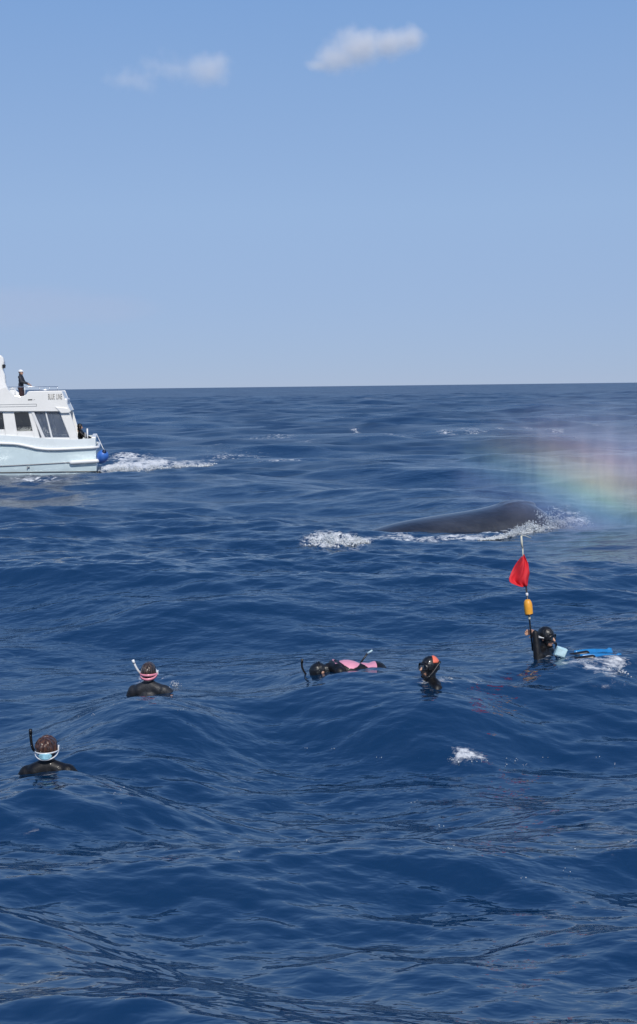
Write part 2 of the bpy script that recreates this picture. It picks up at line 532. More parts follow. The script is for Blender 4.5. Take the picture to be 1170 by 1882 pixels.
def add_box(bm, lo, hi, M=None):
    vs = [V(x, y, z) for x in (lo[0], hi[0]) for y in (lo[1], hi[1]) for z in (lo[2], hi[2])]
    if M is not None:
        vs = [M @ v for v in vs]
    b = [bm.verts.new(v) for v in vs]
    for f in ((0, 1, 3, 2), (4, 6, 7, 5), (0, 4, 5, 1), (2, 3, 7, 6), (0, 2, 6, 4), (1, 5, 7, 3)):
        bm.faces.new([b[i] for i in f])
def add_prism(bm, poly, y0, y1):
    "polygon in (x, z) pushed along y"
    a = [bm.verts.new((p[0], y0, p[1])) for p in poly]
    b = [bm.verts.new((p[0], y1, p[1])) for p in poly]
    bm.faces.new(a); bm.faces.new(b[::-1])
    for i in range(len(poly)):
        j = (i + 1) % len(poly)
        bm.faces.new((a[i], b[i], b[j], a[j]))
def add_lathe(bm, prof, M=None, n=18):
    rows = []
    for r, z in prof:
        rows.append([bm.verts.new((M or Matrix.Identity(4)) @ V(r * math.cos(2 * math.pi * k / n), r * math.sin(2 * math.pi * k / n), z)) for k in range(n)])
    for i in range(len(rows) - 1):
        for k in range(n):
            bm.faces.new((rows[i][k], rows[i][(k + 1) % n], rows[i + 1][(k + 1) % n], rows[i + 1][k]))
    bm.faces.new(rows[0][::-1]); bm.faces.new(rows[-1])
def bevel(bm, w, seg=2):
    bmesh.ops.recalc_face_normals(bm, faces=bm.faces[:])
    es = [e for e in bm.edges if len(e.link_faces) == 2 and e.calc_face_angle(0) > 0.6]
    bmesh.ops.bevel(bm, geom=es, offset=w, segments=seg, affect='EDGES', profile=0.5, clamp_overlap=True)
def blob_mesh(name, prims, voxel=0.01, smooth=6, factor=0.5, extra=None):
    "one continuous skin over overlapping capsules and ellipsoids"
    bm = bmesh.new()
    for p in prims:
        if p[0] == 'c':
            add_capsule(bm, p[1], p[2], p[3], p[4])
        else:
            add_ellipsoid(bm, p[1], p[2], p[3] if len(p) > 3 else None)
    if extra:
        extra(bm)
    bmesh.ops.recalc_face_normals(bm, faces=bm.faces[:])
    me = bpy.data.meshes.new('tmp'); bm.to_mesh(me); bm.free()
    ob = bpy.data.objects.new('tmp', me); COL.objects.link(ob)
    md = ob.modifiers.new('r', 'REMESH'); md.mode = 'VOXEL'; md.voxel_size = voxel; md.adaptivity = 0.0
    sm = ob.modifiers.new('s', 'SMOOTH'); sm.factor = factor; sm.iterations = smooth
    dg = bpy.context.evaluated_depsgraph_get()
    res = bpy.data.meshes.new_from_object(ob.evaluated_get(dg))
    bpy.data.objects.remove(ob); bpy.data.meshes.remove(me)
    res.name = name
    return res
def cut_mesh(me, pred):
    "drop the faces whose middle satisfies pred"
    bm = bmesh.new(); bm.from_mesh(me)
    bmesh.ops.delete(bm, geom=[f for f in bm.faces if pred(f.calc_center_median())], context='FACES')
    bm.to_mesh(me); bm.free()
    return me

# ------------------------------------------------------------------ the whale
def build_whale():
    base = on_level(800, 988)
    Dc = base.y + 0.80
    o0 = at_dist(800, 988, Dc)
    ox = o0.x
    prof = [(420, 1052), (520, 1036), (600, 1008), (640, 995), (672, 984), (700, 974), (740, 963), (790, 954), (830, 948), (870, 942),
            (905, 935), (932, 926), (955, 921), (970, 926), (985, 938), (1005, 955), (1030, 972), (1060, 990), (1100, 1015)]
    # the animal swims away to the right: its middle line runs back into the picture
    cl = []
    for px, py in prof:
        p = at_dist(px, py, 26.5 + (px - 680) / 320.0 * 2.3)
        cl.append((p.x - ox, p.y - Dc, p.z))
    cl = np.array(cl)
    X = np.linspace(cl[0, 0], cl[-1, 0], 60)
    Zt = np.interp(X, cl[:, 0], cl[:, 2]); Yc = np.interp(X, cl[:, 0], cl[:, 1])
    for _ in range(3):
        for q in (Zt, Yc):
            q[1:-1] = 0.25 * q[:-2] + 0.5 * q[1:-1] + 0.25 * q[2:]
    ax = V(float(X[-1] - X[0]), float(Yc[-1] - Yc[0]), 0).normalized(); sd = V(-ax.y, ax.x, 0)
    yc = lambda x: float(np.interp(x, X, Yc))
    def girth(x):
        t = (x - X[0]) / (X[-1] - X[0])
        return np.interp(t, [0, 0.15, 0.35, 0.6, 0.78, 0.9, 1.0], [0.34, 0.60, 0.84, 0.94, 0.92, 0.66, 0.22])
    def extra(bm):
        rings = []
        n = 36
        for x, y0, zt in zip(X, Yc, Zt):
            w = float(girth(x)); h = w * 1.05
            ring = []
            for k in range(n):
                t = 2 * math.pi * k / n
                c, s = math.cos(t), math.sin(t)
                # a slightly ridged back, flat sides
                yy = w * math.copysign(abs(c) ** 0.92, c)
                ring.append(bm.verts.new(V(x, y0, zt - h + h * s) + sd * yy))
            rings.append(ring)
        for i in range(len(rings) - 1):
            for k in range(n):
                bm.faces.new((rings[i][k], rings[i][(k + 1) % n], rings[i + 1][(k + 1) % n], rings[i + 1][k]))
        bm.faces.new(rings[0][::-1]); bm.faces.new(rings[-1])
    prims = []
    # blowhole guard: two low swellings over the nostrils
    bx = at_dist(948, 922, 26.5 + (948 - 680) / 320.0 * 2.3)
    yaw3 = Matrix.Rotation(math.atan2(ax.y, ax.x), 3, 'Z')
    for s in (-1, 1):
        prims.append(('e', V(bx.x - ox, bx.y - Dc, bx.z - 0.125) + sd * (s * 0.12), (0.50, 0.16, 0.11), yaw3))
    # tail stock and flukes, under water
    tz = float(Zt[0]) - 0.36
    tx = float(X[0])
    prims += [('c', V(tx + 0.2, yc(tx), tz), 0.30, V(tx, yc(tx), tz - 0.5) - ax * 2.2, 0.16)]
    for s in (-1, 1):
        prims += [('e', V(tx, yc(tx), tz - 0.62) - ax * 2.7 + sd * (s * 0.75), (0.42, 0.85, 0.07), yaw3 @ Matrix.Rotation(s * 0.35, 3, 'Z'))]
        # long flippers
        fx = float(X[44])
        prims += [('e', V(fx, yc(fx), float(Zt[44]) - 1.75) - ax * 0.7 + sd * (s * 1.6), (0.34, 1.35, 0.09), yaw3 @ Matrix.Rotation(s * 0.55, 3, 'Z') @ Matrix.Rotation(-s * 0.35, 3, 'X'))]
    # small dorsal fin, awash in the white water behind the back
    prims.append(('c', V(float(X[15]), yc(X[15]), float(Zt[15]) - 0.05), 0.12, V(float(X[15]) - 0.16, yc(X[15]), float(Zt[15]) + 0.06), 0.05))
    me = blob_mesh('whale_body', prims, 0.035, 8, 0.5, extra)
    root = empty('whale', (ox, Dc, 0.05))
    m = bpy.data.materials.new('whale_skin'); m.use_nodes = True
    N, L = m.node_tree.nodes, m.node_tree.links
    b = N['Principled BSDF']
    tc = N.new('ShaderNodeTexCoord')
    n1 = N.new('ShaderNodeTexNoise'); n1.inputs['Scale'].default_value = 2.2; n1.inputs['Detail'].default_value = 8; n1.inputs['Roughness'].default_value = 0.65
    mp = N.new('ShaderNodeMapping'); mp.inputs['Scale'].default_value = (0.5, 1, 1.6)
    L.new(tc.outputs['Object'], mp.inputs[0]); L.new(mp.outputs[0], n1.inputs['Vector'])
    cr = N.new('ShaderNodeValToRGB')
    cr.color_ramp.elements[0].position = 0.35; cr.color_ramp.elements[0].color = (0.011, 0.013, 0.020, 1)
    cr.color_ramp.elements[1].position = 0.72; cr.color_ramp.elements[1].color = (0.044, 0.049, 0.064, 1)
    L.new(n1.outputs['Fac'], cr.inputs[0]); L.new(cr.outputs[0], b.inputs['Base Color'])
    b.inputs['Roughness'].default_value = 0.45
    b.inputs['Coat Weight'].default_value = 0.7; b.inputs['Coat Roughness'].default_value = 0.10
    n2 = N.new('ShaderNodeTexNoise'); n2.inputs['Scale'].default_value = 9; n2.inputs['Detail'].default_value = 5
    L.new(tc.outputs['Object'], n2.inputs['Vector'])
    bp = N.new('ShaderNodeBump'); bp.inputs['Strength'].default_value = 0.35; bp.inputs['Distance'].default_value = 0.05
    L.new(n2.outputs['Fac'], bp.inputs['Height']); L.new(bp.outputs[0], b.inputs['Normal'])
    link_mesh('body', me, m, root)
    # two nostrils on the guard
    dark = mat('nostril_dark', (0.008, 0.008, 0.010), 0.4)
    for s in (-1, 1):
        bm = bmesh.new()
        add_ellipsoid(bm, (0, 0, 0), (0.11, 0.02, 0.012), yaw3 @ Matrix.Rotation(s * 0.25, 3, 'Z'))
        o = from_bm('blowhole', bm, dark, root, True)
        o.location = V(bx.x - ox, bx.y - Dc, bx.z - 0.03) + sd * (s * 0.10)
    tag(root, 'dark grey humped whale back rising glossy out of the water between white splashes', 'whale')
    return root, Dc, ox
WHALE, WHALE_Y, WHALE_X = build_whale()

# ------------------------------------------------------------------ the motor boat
BOAT_YAW = R(9.6)
BS = on_level(177, 868)
boat = empty('motor_boat', BS, (0, 0, BOAT_YAW))
tag(boat, 'white and pale blue motor boat with flybridge and dark cabin windows, under way', 'boat')
_bi = Matrix.Rotation(-BOAT_YAW, 3, 'Z')
def BP(px, py, v=0.0):
    "pixel -> boat frame (x towards the stern, z up) on the lengthwise plane y = v"
    o = _bi @ (V(0, 0, CAM_H) - BS)
    d = _bi @ ray(px, py)
    t = (v - o.y) / d.y
    p = o + d * t
    return (p.x, p.z)
BEAM = 3.7
M_hull = mat('hull_paint', (0.58, 0.70, 0.735), 0.28, var=0.05, vscale=1.3, coat=0.3)
M_white = mat('gelcoat_white', (0.82, 0.815, 0.79), 0.32, var=0.04, vscale=1.1, coat=0.3)
M_rail = mat('rail_white', (0.74, 0.75, 0.75), 0.35, var=0.04, vscale=2)
M_dark = mat('boat_black', (0.015, 0.016, 0.02), 0.4, var=0.2)
M_grey = mat('boat_grey', (0.36, 0.37, 0.38), 0.45, var=0.1)
M_steel = mat('steel_tube', (0.62, 0.63, 0.65), 0.25, metal=0.9)
def glass_mat(name, col, alpha):
    m = mat(name, col, 0.04, alpha=alpha, spec=0.6)
    return m
M_glass_d = glass_mat('cabin_glass_dark', (0.012, 0.015, 0.026), 0.86)
M_glass_l = glass_mat('cabin_glass_light', (0.10, 0.13, 0.19), 0.55)
def curve_from_px(pts, v=0.0, extra=()):
    q = [BP(a, b, v) for a, b in pts] + list(extra)
    q.sort()
    xs = [a for a, _ in q]; zs = [b for _, b in q]
    return lambda x: float(np.interp(x, xs, zs))
z_sheer = curve_from_px([(0, 800), (40, 802), (80, 806), (135, 808), (177, 805)], 0.0, [(-7.0, 1.72), (-10.0, 2.0), (-12.6, 2.25)])
z_rail = curve_from_px([(0, 817), (30, 818), (50, 822), (66, 826), (85, 828), (110, 828), (185, 824)], 0.0, [(-7.0, 1.32), (-10.0, 1.6), (-12.6, 1.85)])
z_knuck = curve_from_px([(0, 857), (130, 850), (177, 848)], 0.0, [(-8.0, 0.52), (-12.6, 0.75)])
def half(x):
    t = max(0.0, (-6.0 - x) / 6.8)
    return BEAM / 2 * max(0.02, 1 - t ** 2.3)
HX = [0.0, -0.4, -0.8, -1.2, -1.6, -2.0, -2.4, -2.8, -3.2, -3.6, -4.0, -4.5, -5.0, -6.0, -7.0, -8.0, -9.0, -10.0, -11.0, -11.8, -12.4, -12.75]
def hull_pt(x, s, inset, z):
    return V(x, BEAM / 2 + s * max(0.0, half(x) - inset), z)
def build_hull():
    bm = bmesh.new()
    def rows(s):
        out = []
        for x in HX:
            zs, zr, zk = z_sheer(x), z_rail(x), z_knuck(x)
            out.append([bm.verts.new(hull_pt(x, s, i, z)) for i, z in
                        ((0.05, zs), (0.02, zr + 0.12), (0.03, zr), (0.06, zk + 0.02), (0.10, zk - 0.01), (0.14, 0.0), (0.30, -0.35), (0.95, -0.62))])
        return out
    P, S = rows(-1), rows(1)
    for A in (P, S):
        for i in range(len(A) - 1):
            for k in range(7):
                bm.faces.new((A[i][k], A[i + 1][k], A[i + 1][k + 1], A[i][k + 1]))
    for i in range(len(P) - 1):
        bm.faces.new((P[i][7], P[i + 1][7], S[i + 1][7], S[i][7]))
    # transom, slightly rounded at the quarters
    for k in range(7):
        bm.faces.new((P[0][k], P[0][k + 1], S[0][k + 1], S[0][k]))
    bmesh.ops.recalc_face_normals(bm, faces=bm.faces[:])
    o = from_bm('hull', bm, M_hull, boat, True)
    o.data.materials.append(mat('strake_pale', (0.68, 0.735, 0.75), 0.3, var=0.05, vscale=1.3, coat=0.3))
    for p in o.data.polygons:
        if p.center.x < -0.01 and p.center.z > z_rail(p.center.x) + 0.05:
            p.material_index = 1
    md = o.modifiers.new('solid', 'SOLIDIFY'); md.thickness = 0.05; md.offset = -1
    es = o.modifiers.new('split', 'EDGE_SPLIT'); es.split_angle = R(35)
    return o
hull = build_hull()
# rub rail right round, with a pale grey lower lip
def side_path(zf, inset, s, x0=0.06, x1=-12.6, n=60):
    return [hull_pt(x, s, inset, zf(x)) for x in np.linspace(x0, x1, n)]
bm = bmesh.new()
pts = side_path(lambda x: z_rail(x) + 0.05, -0.02, -1)
pts2 = side_path(lambda x: z_rail(x) + 0.05, -0.02, 1)
add_tube(bm, pts[::-1] + [V(0.10, 0.4, z_rail(0) + 0.05), V(0.10, BEAM - 0.4, z_rail(0) + 0.05)] + pts2, 0.060, 8)
from_bm('rub_rail', bm, M_rail, hull, True)
# spray knuckle line and the bolster near the stern
bm = bmesh.new()
add_tube(bm, side_path(lambda x: z_knuck(x), 0.075, -1, -1.0), 0.018, 6)
from_bm('knuckle_strip', bm, M_grey, hull, True)
a = BP(131, 851, 0.0); b_ = BP(176, 848, 0.0)
bm = bmesh.new()
add_capsule(bm, (a[0], 0.03, a[1] + 0.02), 0.085, (b_[0] + 0.05, 0.03, b_[1] + 0.02), 0.085, 14)
from_bm('stern_bolster', bm, M_rail, hull, True)
# drain below the knuckle
bm = bmesh.new()
q = BP(51, 858)
add_box(bm, (q[0] - 0.05, 0.04, q[1] - 0.07), (q[0] - 0.015, 0.125, q[1] + 0.01))
add_box(bm, (q[0] - 0.05, 0.04, q[1] - 0.02), (q[0] + 0.06, 0.115, q[1] + 0.015))
from_bm('drain_fitting', bm, M_grey, hull)
# dark boot stripe just over the water, white antifouling under it
bm = bmesh.new()
add_tube(bm, [hull_pt(x, -1, 0.128, 0.045 - 0.012 * (x + 2)) for x in np.linspace(0.02, -12.2, 40)], 0.022, 6)
from_bm('boot_stripe', bm, M_dark, hull, True)
bm = bmesh.new()
add_box(bm, (0.0, 0.25, -0.05), (0.16, BEAM - 0.25, 0.02))
from_bm('trim_plate', bm, M_dark, hull)
# decks
bm = bmesh.new()
dk = [x for x in HX if x <= -0.8]
L_ = [bm.verts.new(hull_pt(x, -1, 0.09, z_sheer(x) - 0.03)) for x in dk]
R_ = [bm.verts.new(hull_pt(x, 1, 0.09, z_sheer(x) - 0.03)) for x in dk]
for i in range(len(dk) - 1):
    bm.faces.new((L_[i], L_[i + 1], R_[i + 1], R_[i]))
bm.faces.new([bm.verts.new((x, y, z)) for x, y, z in ((-0.8, 0.12, 0.62), (-0.06, 0.12, 0.62), (-0.06, BEAM - 0.12, 0.62), (-0.8, BEAM - 0.12, 0.62))])
from_bm('deck', bm, M_white, boat)
bm = bmesh.new()
add_box(bm, (-0.16, 0.05, z_sheer(0) - 0.05), (0.02, BEAM - 0.05, z_sheer(0) + 0.045))
bevel(bm, 0.03)
from_bm('transom_cap', bm, M_rail, boat)
# cabin sides: posts, sills and panes, port and starboard
cabin = []
VP = 0.10
def wall_piece(name, px_poly, y0, th, m, parent=boat, bev=0.0, both=True):
    poly = [BP(a, b, y0) for a, b in px_poly]
    for side in ((0, 1) if both else (0,)):
        bm = bmesh.new()
        ya, yb = (y0, y0 + th) if side == 0 else (BEAM - y0 - th, BEAM - y0)
        add_prism(bm, poly, ya, yb)
        if bev:
            bevel(bm, bev)
        o = from_bm(name, bm, m, parent)
    return o
wall_piece('cabin_post', [(4, 756), (25, 756), (33.4, 809), (11, 809)], VP, 0.06, M_white, bev=0.012)
wall_piece('cabin_post', [(51, 756), (59, 756), (74, 809), (64, 809)], VP, 0.06, M_white, bev=0.012)
wall_piece('window_sill', [(31, 793), (60, 792), (63.8, 809), (33.6, 809)], VP + 0.003, 0.055, M_white)
wall_piece('window_sill', [(-18, 790), (8, 789), (11, 809), (-14, 809)], VP + 0.003, 0.055, M_white)
wall_piece('cabin_wall', [(-200, 756), (-24, 756), (-14.2, 809), (-240, 809)], VP, 0.06, M_white, bev=0.012)
wall_piece('window_sill', [(74.2, 804), (130, 804), (131, 810), (74.4, 810)], VP + 0.003, 0.055, M_white)
wall_piece('aft_pillar', [(105, 748), (127, 753), (144, 809), (129, 809)], VP - 0.03, 0.16, M_white, bev=0.03)
wall_piece('cabin_window', [(25.5, 756), (50.5, 756), (60, 792.5), (31, 793.5)], VP + 0.022, 0.012, M_glass_d)
wall_piece('cabin_window', [(-23, 756), (3.5, 756), (8, 789.5), (-18, 790.5)], VP + 0.022, 0.012, M_glass_d)
wall_piece('aft_window', [(59, 756), (106.5, 756), (129, 805), (73.5, 805)], VP + 0.025, 0.012, M_glass_l)
wall_piece('window_mullion', [(82, 756), (84.6, 756), (97, 806), (94, 806)], VP, 0.05, M_rail)
wall_piece('window_strut', [(57, 757), (62, 757), (84, 808), (78, 808)], VP - 0.045, 0.04, M_rail, bev=0.008)
# saloon inside: front bulkhead and a seat back seen through the glass
bm = bmesh.new()
xf = BP(66, 780)[0]
add_box(bm, (xf - 3.2, 0.2, 1.0), (xf - 3.1, BEAM - 0.2, 2.3))
from_bm('saloon_bulkhead', bm, M_grey, boat)
bm = bmesh.new()
add_box(bm, (xf - 1.0, 0.5, 1.2), (xf - 0.45, BEAM - 0.5, 1.62)); bevel(bm, 0.05)
from_bm('saloon_seat', bm, M_grey, boat)
# flybridge side panel with its swept cut-out
FLY = [(113, 718), (120, 736), (130, 756.5), (125, 757), (104, 756), (-205, 756), (-230, 748), (-150, 738), (-60, 728), (-10, 719), (9, 711.5), (17, 719), (23, 724), (28, 727), (37, 728.5), (44, 727.5), (48, 724.5), (50, 720.5), (53, 719)]
wall_piece('flybridge_side', FLY, 0.0, 0.09, M_white, bev=0.015)
zf_deck = BP(60, 752, 1.0)[1]
bm = bmesh.new()
xa = BP(-200, 750, 0.1)[0]; xb = BP(122, 750, 0.1)[0]
add_box(bm, (xa, 0.09, zf_deck - 0.09), (xb, BEAM - 0.09, zf_deck))
from_bm('cabin_roof', bm, M_white, boat)
bm = bmesh.new()
p0 = BP(112, 718.6, 0.1); p1 = BP(129, 755.5, 0.1)
add_prism(bm, [(p0[0] - 0.05, p0[1] - 0.005), (p0[0] + 0.0, p0[1] - 0.005), (p1[0], p1[1]), (p1[0] - 0.06, p1[1])], 0.092, BEAM - 0.092)
from_bm('flybridge_aft', bm, M_white, boat)
# windscreen
bm = bmesh.new()
w0 = BP(-200, 756, 0.12); 
add_prism(bm, [(w0[0], w0[1]), (w0[0] + 0.05, w0[1]), (w0[0] - 0.75, z_sheer(-8) - 0.05), (w0[0] - 0.80, z_sheer(-8) - 0.05)], 0.16, BEAM - 0.16)
from_bm('windscreen', bm, M_glass_d, boat)
# bracket over the aft pillar, vent slot, name
wall_piece('pillar_bracket', [(101, 748), (124, 750), (128, 758.5), (112, 759)], -0.035, 0.033, M_white, bev=0.008)
def strip(px_poly, name, m, y=-0.006, th=0.005):
    wall_piece(name, px_poly, y, th, m, both=False)
strip([(-60, 744.6), (67, 742), (67, 743.0), (-60, 745.6)], 'vent_slot', M_grey)
strip([(-60, 748.6), (67, 746), (67, 747.0), (-60, 749.6)], 'vent_slot', M_grey)
strip([(66, 742), (67.2, 742), (67.2, 747), (66, 747)], 'vent_slot', M_grey, -0.009)
strip([(51, 733.9), (59, 733.6), (59, 735.6), (51, 735.9)], 'maker_mark', M_dark)
strip([(61, 734.5), (64, 733.6), (64, 734.6), (61, 735.5)], 'maker_mark', M_grey)
M_letter = mat('letter_grey', (0.055, 0.057, 0.065), 0.5)
fc = bpy.data.curves.new('name_text', 'FONT')
fc.body = 'BLUE LINE'
fc.size = 1.0
fc.extrude = 0.004
fc.space_character = 1.1
fc.space_word = 1.7
fo = bpy.data.objects.new('tmp_text', fc); COL.objects.link(fo)
bpy.context.view_layer.update()
me = bpy.data.meshes.new_from_object(fo.evaluated_get(bpy.context.evaluated_depsgraph_get()))
bpy.data.objects.remove(fo)
me.name = 'name_lettering'
xs_ = [v.co.x for v in me.vertices]; ys_ = [v.co.y for v in me.vertices]
x0_, x1_, y0_, y1_ = min(xs_), max(xs_), min(ys_), max(ys_)
c00 = BP(88.5, 734.2); c11 = BP(113.5, 723.8)
for v in me.vertices:
    fx = (v.co.x - x0_) / (x1_ - x0_); fy = (v.co.y - y0_) / (y1_ - y0_)
    zz = v.co.z
    v.co = V(c00[0] + fx * (c11[0] - c00[0]) + fy * 0.0, -0.008 - zz, c00[1] + fy * (c11[1] - c00[1]))
link_mesh('name_lettering', me, M_letter, boat, False)
# mast amidships with its rounded head, and a black lamp
MV = 1.85
bm = bmesh.new()
mast_px = [(-30, 742), (-18, 712), (-13, 690), (-9, 677), (-12, 668), (-11, 660), (-7, 654.5), (-2, 652), (3, 653.5), (7, 658), (8.5, 665), (8, 671), (5.5, 677), (10, 690), (11, 704), (14, 712), (28, 742)]
add_prism(bm, [BP(a, b, MV) for a, b in mast_px], MV - 0.28, MV + 0.28)
bevel(bm, 0.07, 3)
mast = from_bm('mast', bm, M_white, boat)
bm = bmesh.new()
l0 = BP(7.2, 674, MV)
add_lathe(bm, [(0.02, -0.07), (0.055, -0.06), (0.06, 0.0), (0.07, 0.02), (0.07, 0.07), (0.03, 0.09)], Matrix.Translation((l0[0] + 0.02, MV - 0.3, l0[1])))
from_bm('mast_lamp', bm, M_dark, mast)
# flybridge rails
def rail_tube(name, px_pts, v, r, m=M_steel):
    bm = bmesh.new()
    add_tube(bm, [(BP(a, b, v)[0], v, BP(a, b, v)[1]) for a, b in px_pts], r, 8)
    return from_bm(name, bm, m, boat, True)
for v in (0.18, BEAM - 0.18):
    rail_tube('flybridge_rail', [(14, 711.5), (50, 711), (106, 710.6)], v, 0.014)
    rail_tube('flybridge_rail', [(52, 716.8), (80, 716.6), (112, 716.4)], v, 0.012)
    for x in (27, 45, 72, 90, 105):
        rail_tube('stanchion', [(x, 711), (x + 0.6, 728 if x < 50 else 719.5)], v, 0.013, M_rail if x < 50 else M_steel)
# flybridge bench behind the side panel
bm = bmesh.new()
sb0 = BP(52, 0, 1.0)[0]; sb1 = BP(100, 0, 1.0)[0]
add_box(bm, (sb0, 0.5, zf_deck), (sb1, BEAM - 0.5, zf_deck + 0.42)); bevel(bm, 0.06)
from_bm('flybridge_bench', bm, M_rail, boat)
# stern post
bm = bmesh.new()
q0 = BP(160.5, 808, 0.25); q1 = BP(160, 787.5, 0.25)
add_tube(bm, [(q0[0], 0.25, q0[1] - 0.1), (q1[0], 0.25, q1[1])], 0.032, 10)
from_bm('stern_post', bm, M_rail, boat, True)
bm = bmesh.new()
q0 = BP(156.5, 808, 0.3); q1 = BP(156, 795, 0.3)
add_tube(bm, [(q0[0], 0.3, q0[1] - 0.1), (q1[0], 0.3, q1[1])], 0.018, 8)
from_bm('rod_holder', bm, M_grey, boat, True)
# fender slung at the quarter: a thing of its own
fq = BP(188, 839, 0.12)
fc_w = boat.matrix_basis @ V(fq[0], 0.10, fq[1])
fender = empty('fender', fc_w)
fender.scale = (1.2, 1.2, 1.2)
tilt = Matrix.Rotation(R(28), 4, 'Y') @ Matrix.Rotation(R(35), 4, 'X')
M_fend = mat('fender_blue', (0.045, 0.155, 0.52), 0.38, var=0.08, vscale=6)
M_fend_d = mat('fender_navy', (0.006, 0.012, 0.05), 0.4)
bm = bmesh.new()
add_lathe(bm, [(0.05, -0.235), (0.10, -0.215), (0.165, -0.15), (0.195, -0.05), (0.195, 0.05), (0.165, 0.15), (0.10, 0.215), (0.05, 0.235)], tilt, 22)
from_bm('fender_body', bm, M_fend, fender, True)
for s in (-1, 1):
    bm = bmesh.new()
    add_lathe(bm, [(0.075, s * 0.228), (0.072, s * 0.255), (0.045, s * 0.285), (0.02, s * 0.29)][::s], tilt, 14)
    from_bm('fender_end', bm, M_fend_d, fender, True)
bm = bmesh.new()
top = tilt @ V(0, 0, 0.29)
add_tube(bm, [top, top + V(-0.05, -0.02, 0.07), V(-0.18, 0.05, BP(177, 806)[1] - fq[1] + 0.02)], 0.011, 6)
from_bm('rope', bm, M_rail, fender, True)
tag(fender, 'blue inflatable fender with navy ends hanging at the motor boat stern', 'fender')

# ------------------------------------------------------------------ people
M_skin = mat('skin', (0.52, 0.30, 0.21), 0.5, var=0.08, vscale=14, sub=0.1)
M_suit = mat('neoprene_black', (0.0055, 0.0055, 0.007), 0.50, var=0.25, vscale=9, bump=0.3, bscale=18, coat=0.05, spec=0.35)
M_suit_navy = mat('neoprene_charcoal', (0.014, 0.015, 0.019), 0.55, var=0.2, vscale=9, bump=0.25, bscale=40, coat=0.1)
M_pink = mat('neoprene_pink', (0.72, 0.30, 0.40), 0.45, var=0.10, vscale=9, bump=0.2, bscale=35)
M_hood = mat('hood_black', (0.006, 0.0065, 0.008), 0.40, var=0.3, vscale=12, bump=0.5, bscale=25, coat=0.2)
M_rubber = mat('rubber_black', (0.010, 0.010, 0.012), 0.35)
M_clear = mat('silicone_white', (0.78, 0.80, 0.82), 0.25, var=0.05)
M_strap_pink = mat('silicone_pink', (0.80, 0.28, 0.36), 0.32, var=0.06, vscale=20)
M_cyan = mat('strap_pad_cyan', (0.30, 0.58, 0.70), 0.3, var=0.35, vscale=28)
M_coral = mat('coral_patch', (0.78, 0.17, 0.10), 0.45, var=0.12, vscale=25)
M_lens = mat('mask_lens', (0.02, 0.03, 0.04), 0.04, spec=0.8)
def hair_mat(name, c0, c1):
    if name in MATS: return MATS[name]
    m = mat(name, c0, 0.32, coat=0.25)
    N, L = m.node_tree.nodes, m.node_tree.links
    b = N['Principled BSDF']
    tc = N.new('ShaderNodeTexCoord'); mp = N.new('ShaderNodeMapping'); mp.inputs['Scale'].default_value = (1, 1, 0.25)
    nz = N.new('ShaderNodeTexNoise'); nz.inputs['Scale'].default_value = 60; nz.inputs['Detail'].default_value = 4
    L.new(tc.outputs['Object'], mp.inputs[0]); L.new(mp.outputs[0], nz.inputs['Vector'])
    cr = N.new('ShaderNodeValToRGB'); cr.color_ramp.elements[0].position = 0.4; cr.color_ramp.elements[0].color = (*c0, 1)
    cr.color_ramp.elements[1].position = 0.66; cr.color_ramp.elements[1].color = (*c1, 1)
    L.new(nz.outputs['Fac'], cr.inputs[0]); L.new(cr.outputs[0], b.inputs['Base Color'])
    return m
M_hair_brown = hair_mat('hair_brown', (0.030, 0.013, 0.008), (0.11, 0.048, 0.028))
M_hair_dark = hair_mat('hair_dark', (0.018, 0.012, 0.010), (0.11, 0.072, 0.055))

HEAD = V(0, 0.02, 0.68)
def pose(**kw):
    "joints in metres round the pelvis, facing +y; sh, el, wr, hip, kn, an, toe as (left, right)"
    J = dict(sh=[V(-0.175, 0, 0.47), V(0.175, 0, 0.47)], el=[V(-0.32, 0.06, 0.24), V(0.32, 0.06, 0.24)], wr=[V(-0.40, 0.26, 0.14), V(0.40, 0.26, 0.14)],
             hip=[V(-0.09, 0, -0.04), V(0.09, 0, -0.04)], kn=[V(-0.11, 0.10, -0.46), V(0.11, 0.10, -0.46)],
             an=[V(-0.11, -0.06, -0.84), V(0.11, -0.06, -0.84)], toe=[V(-0.12, 0.06, -0.93), V(0.12, 0.06, -0.93)],
             hd=[V(-0.5, 0.8, -0.1), V(0.5, 0.8, -0.1)], pn=[V(0, 0, -1), V(0, 0, -1)], curl=[0.5, 0.5],
             yaw=0.0, nod=0.0, chest=V(0, 0, 0))
    J.update(kw)
    return J
def head_matrix(J):
    piv = V(0, 0, 0.565)
    return Matrix.Translation(piv) @ Matrix.Rotation(J['yaw'], 4, 'Z') @ Matrix.Rotation(J['nod'], 4, 'X') @ Matrix.Translation(-piv)
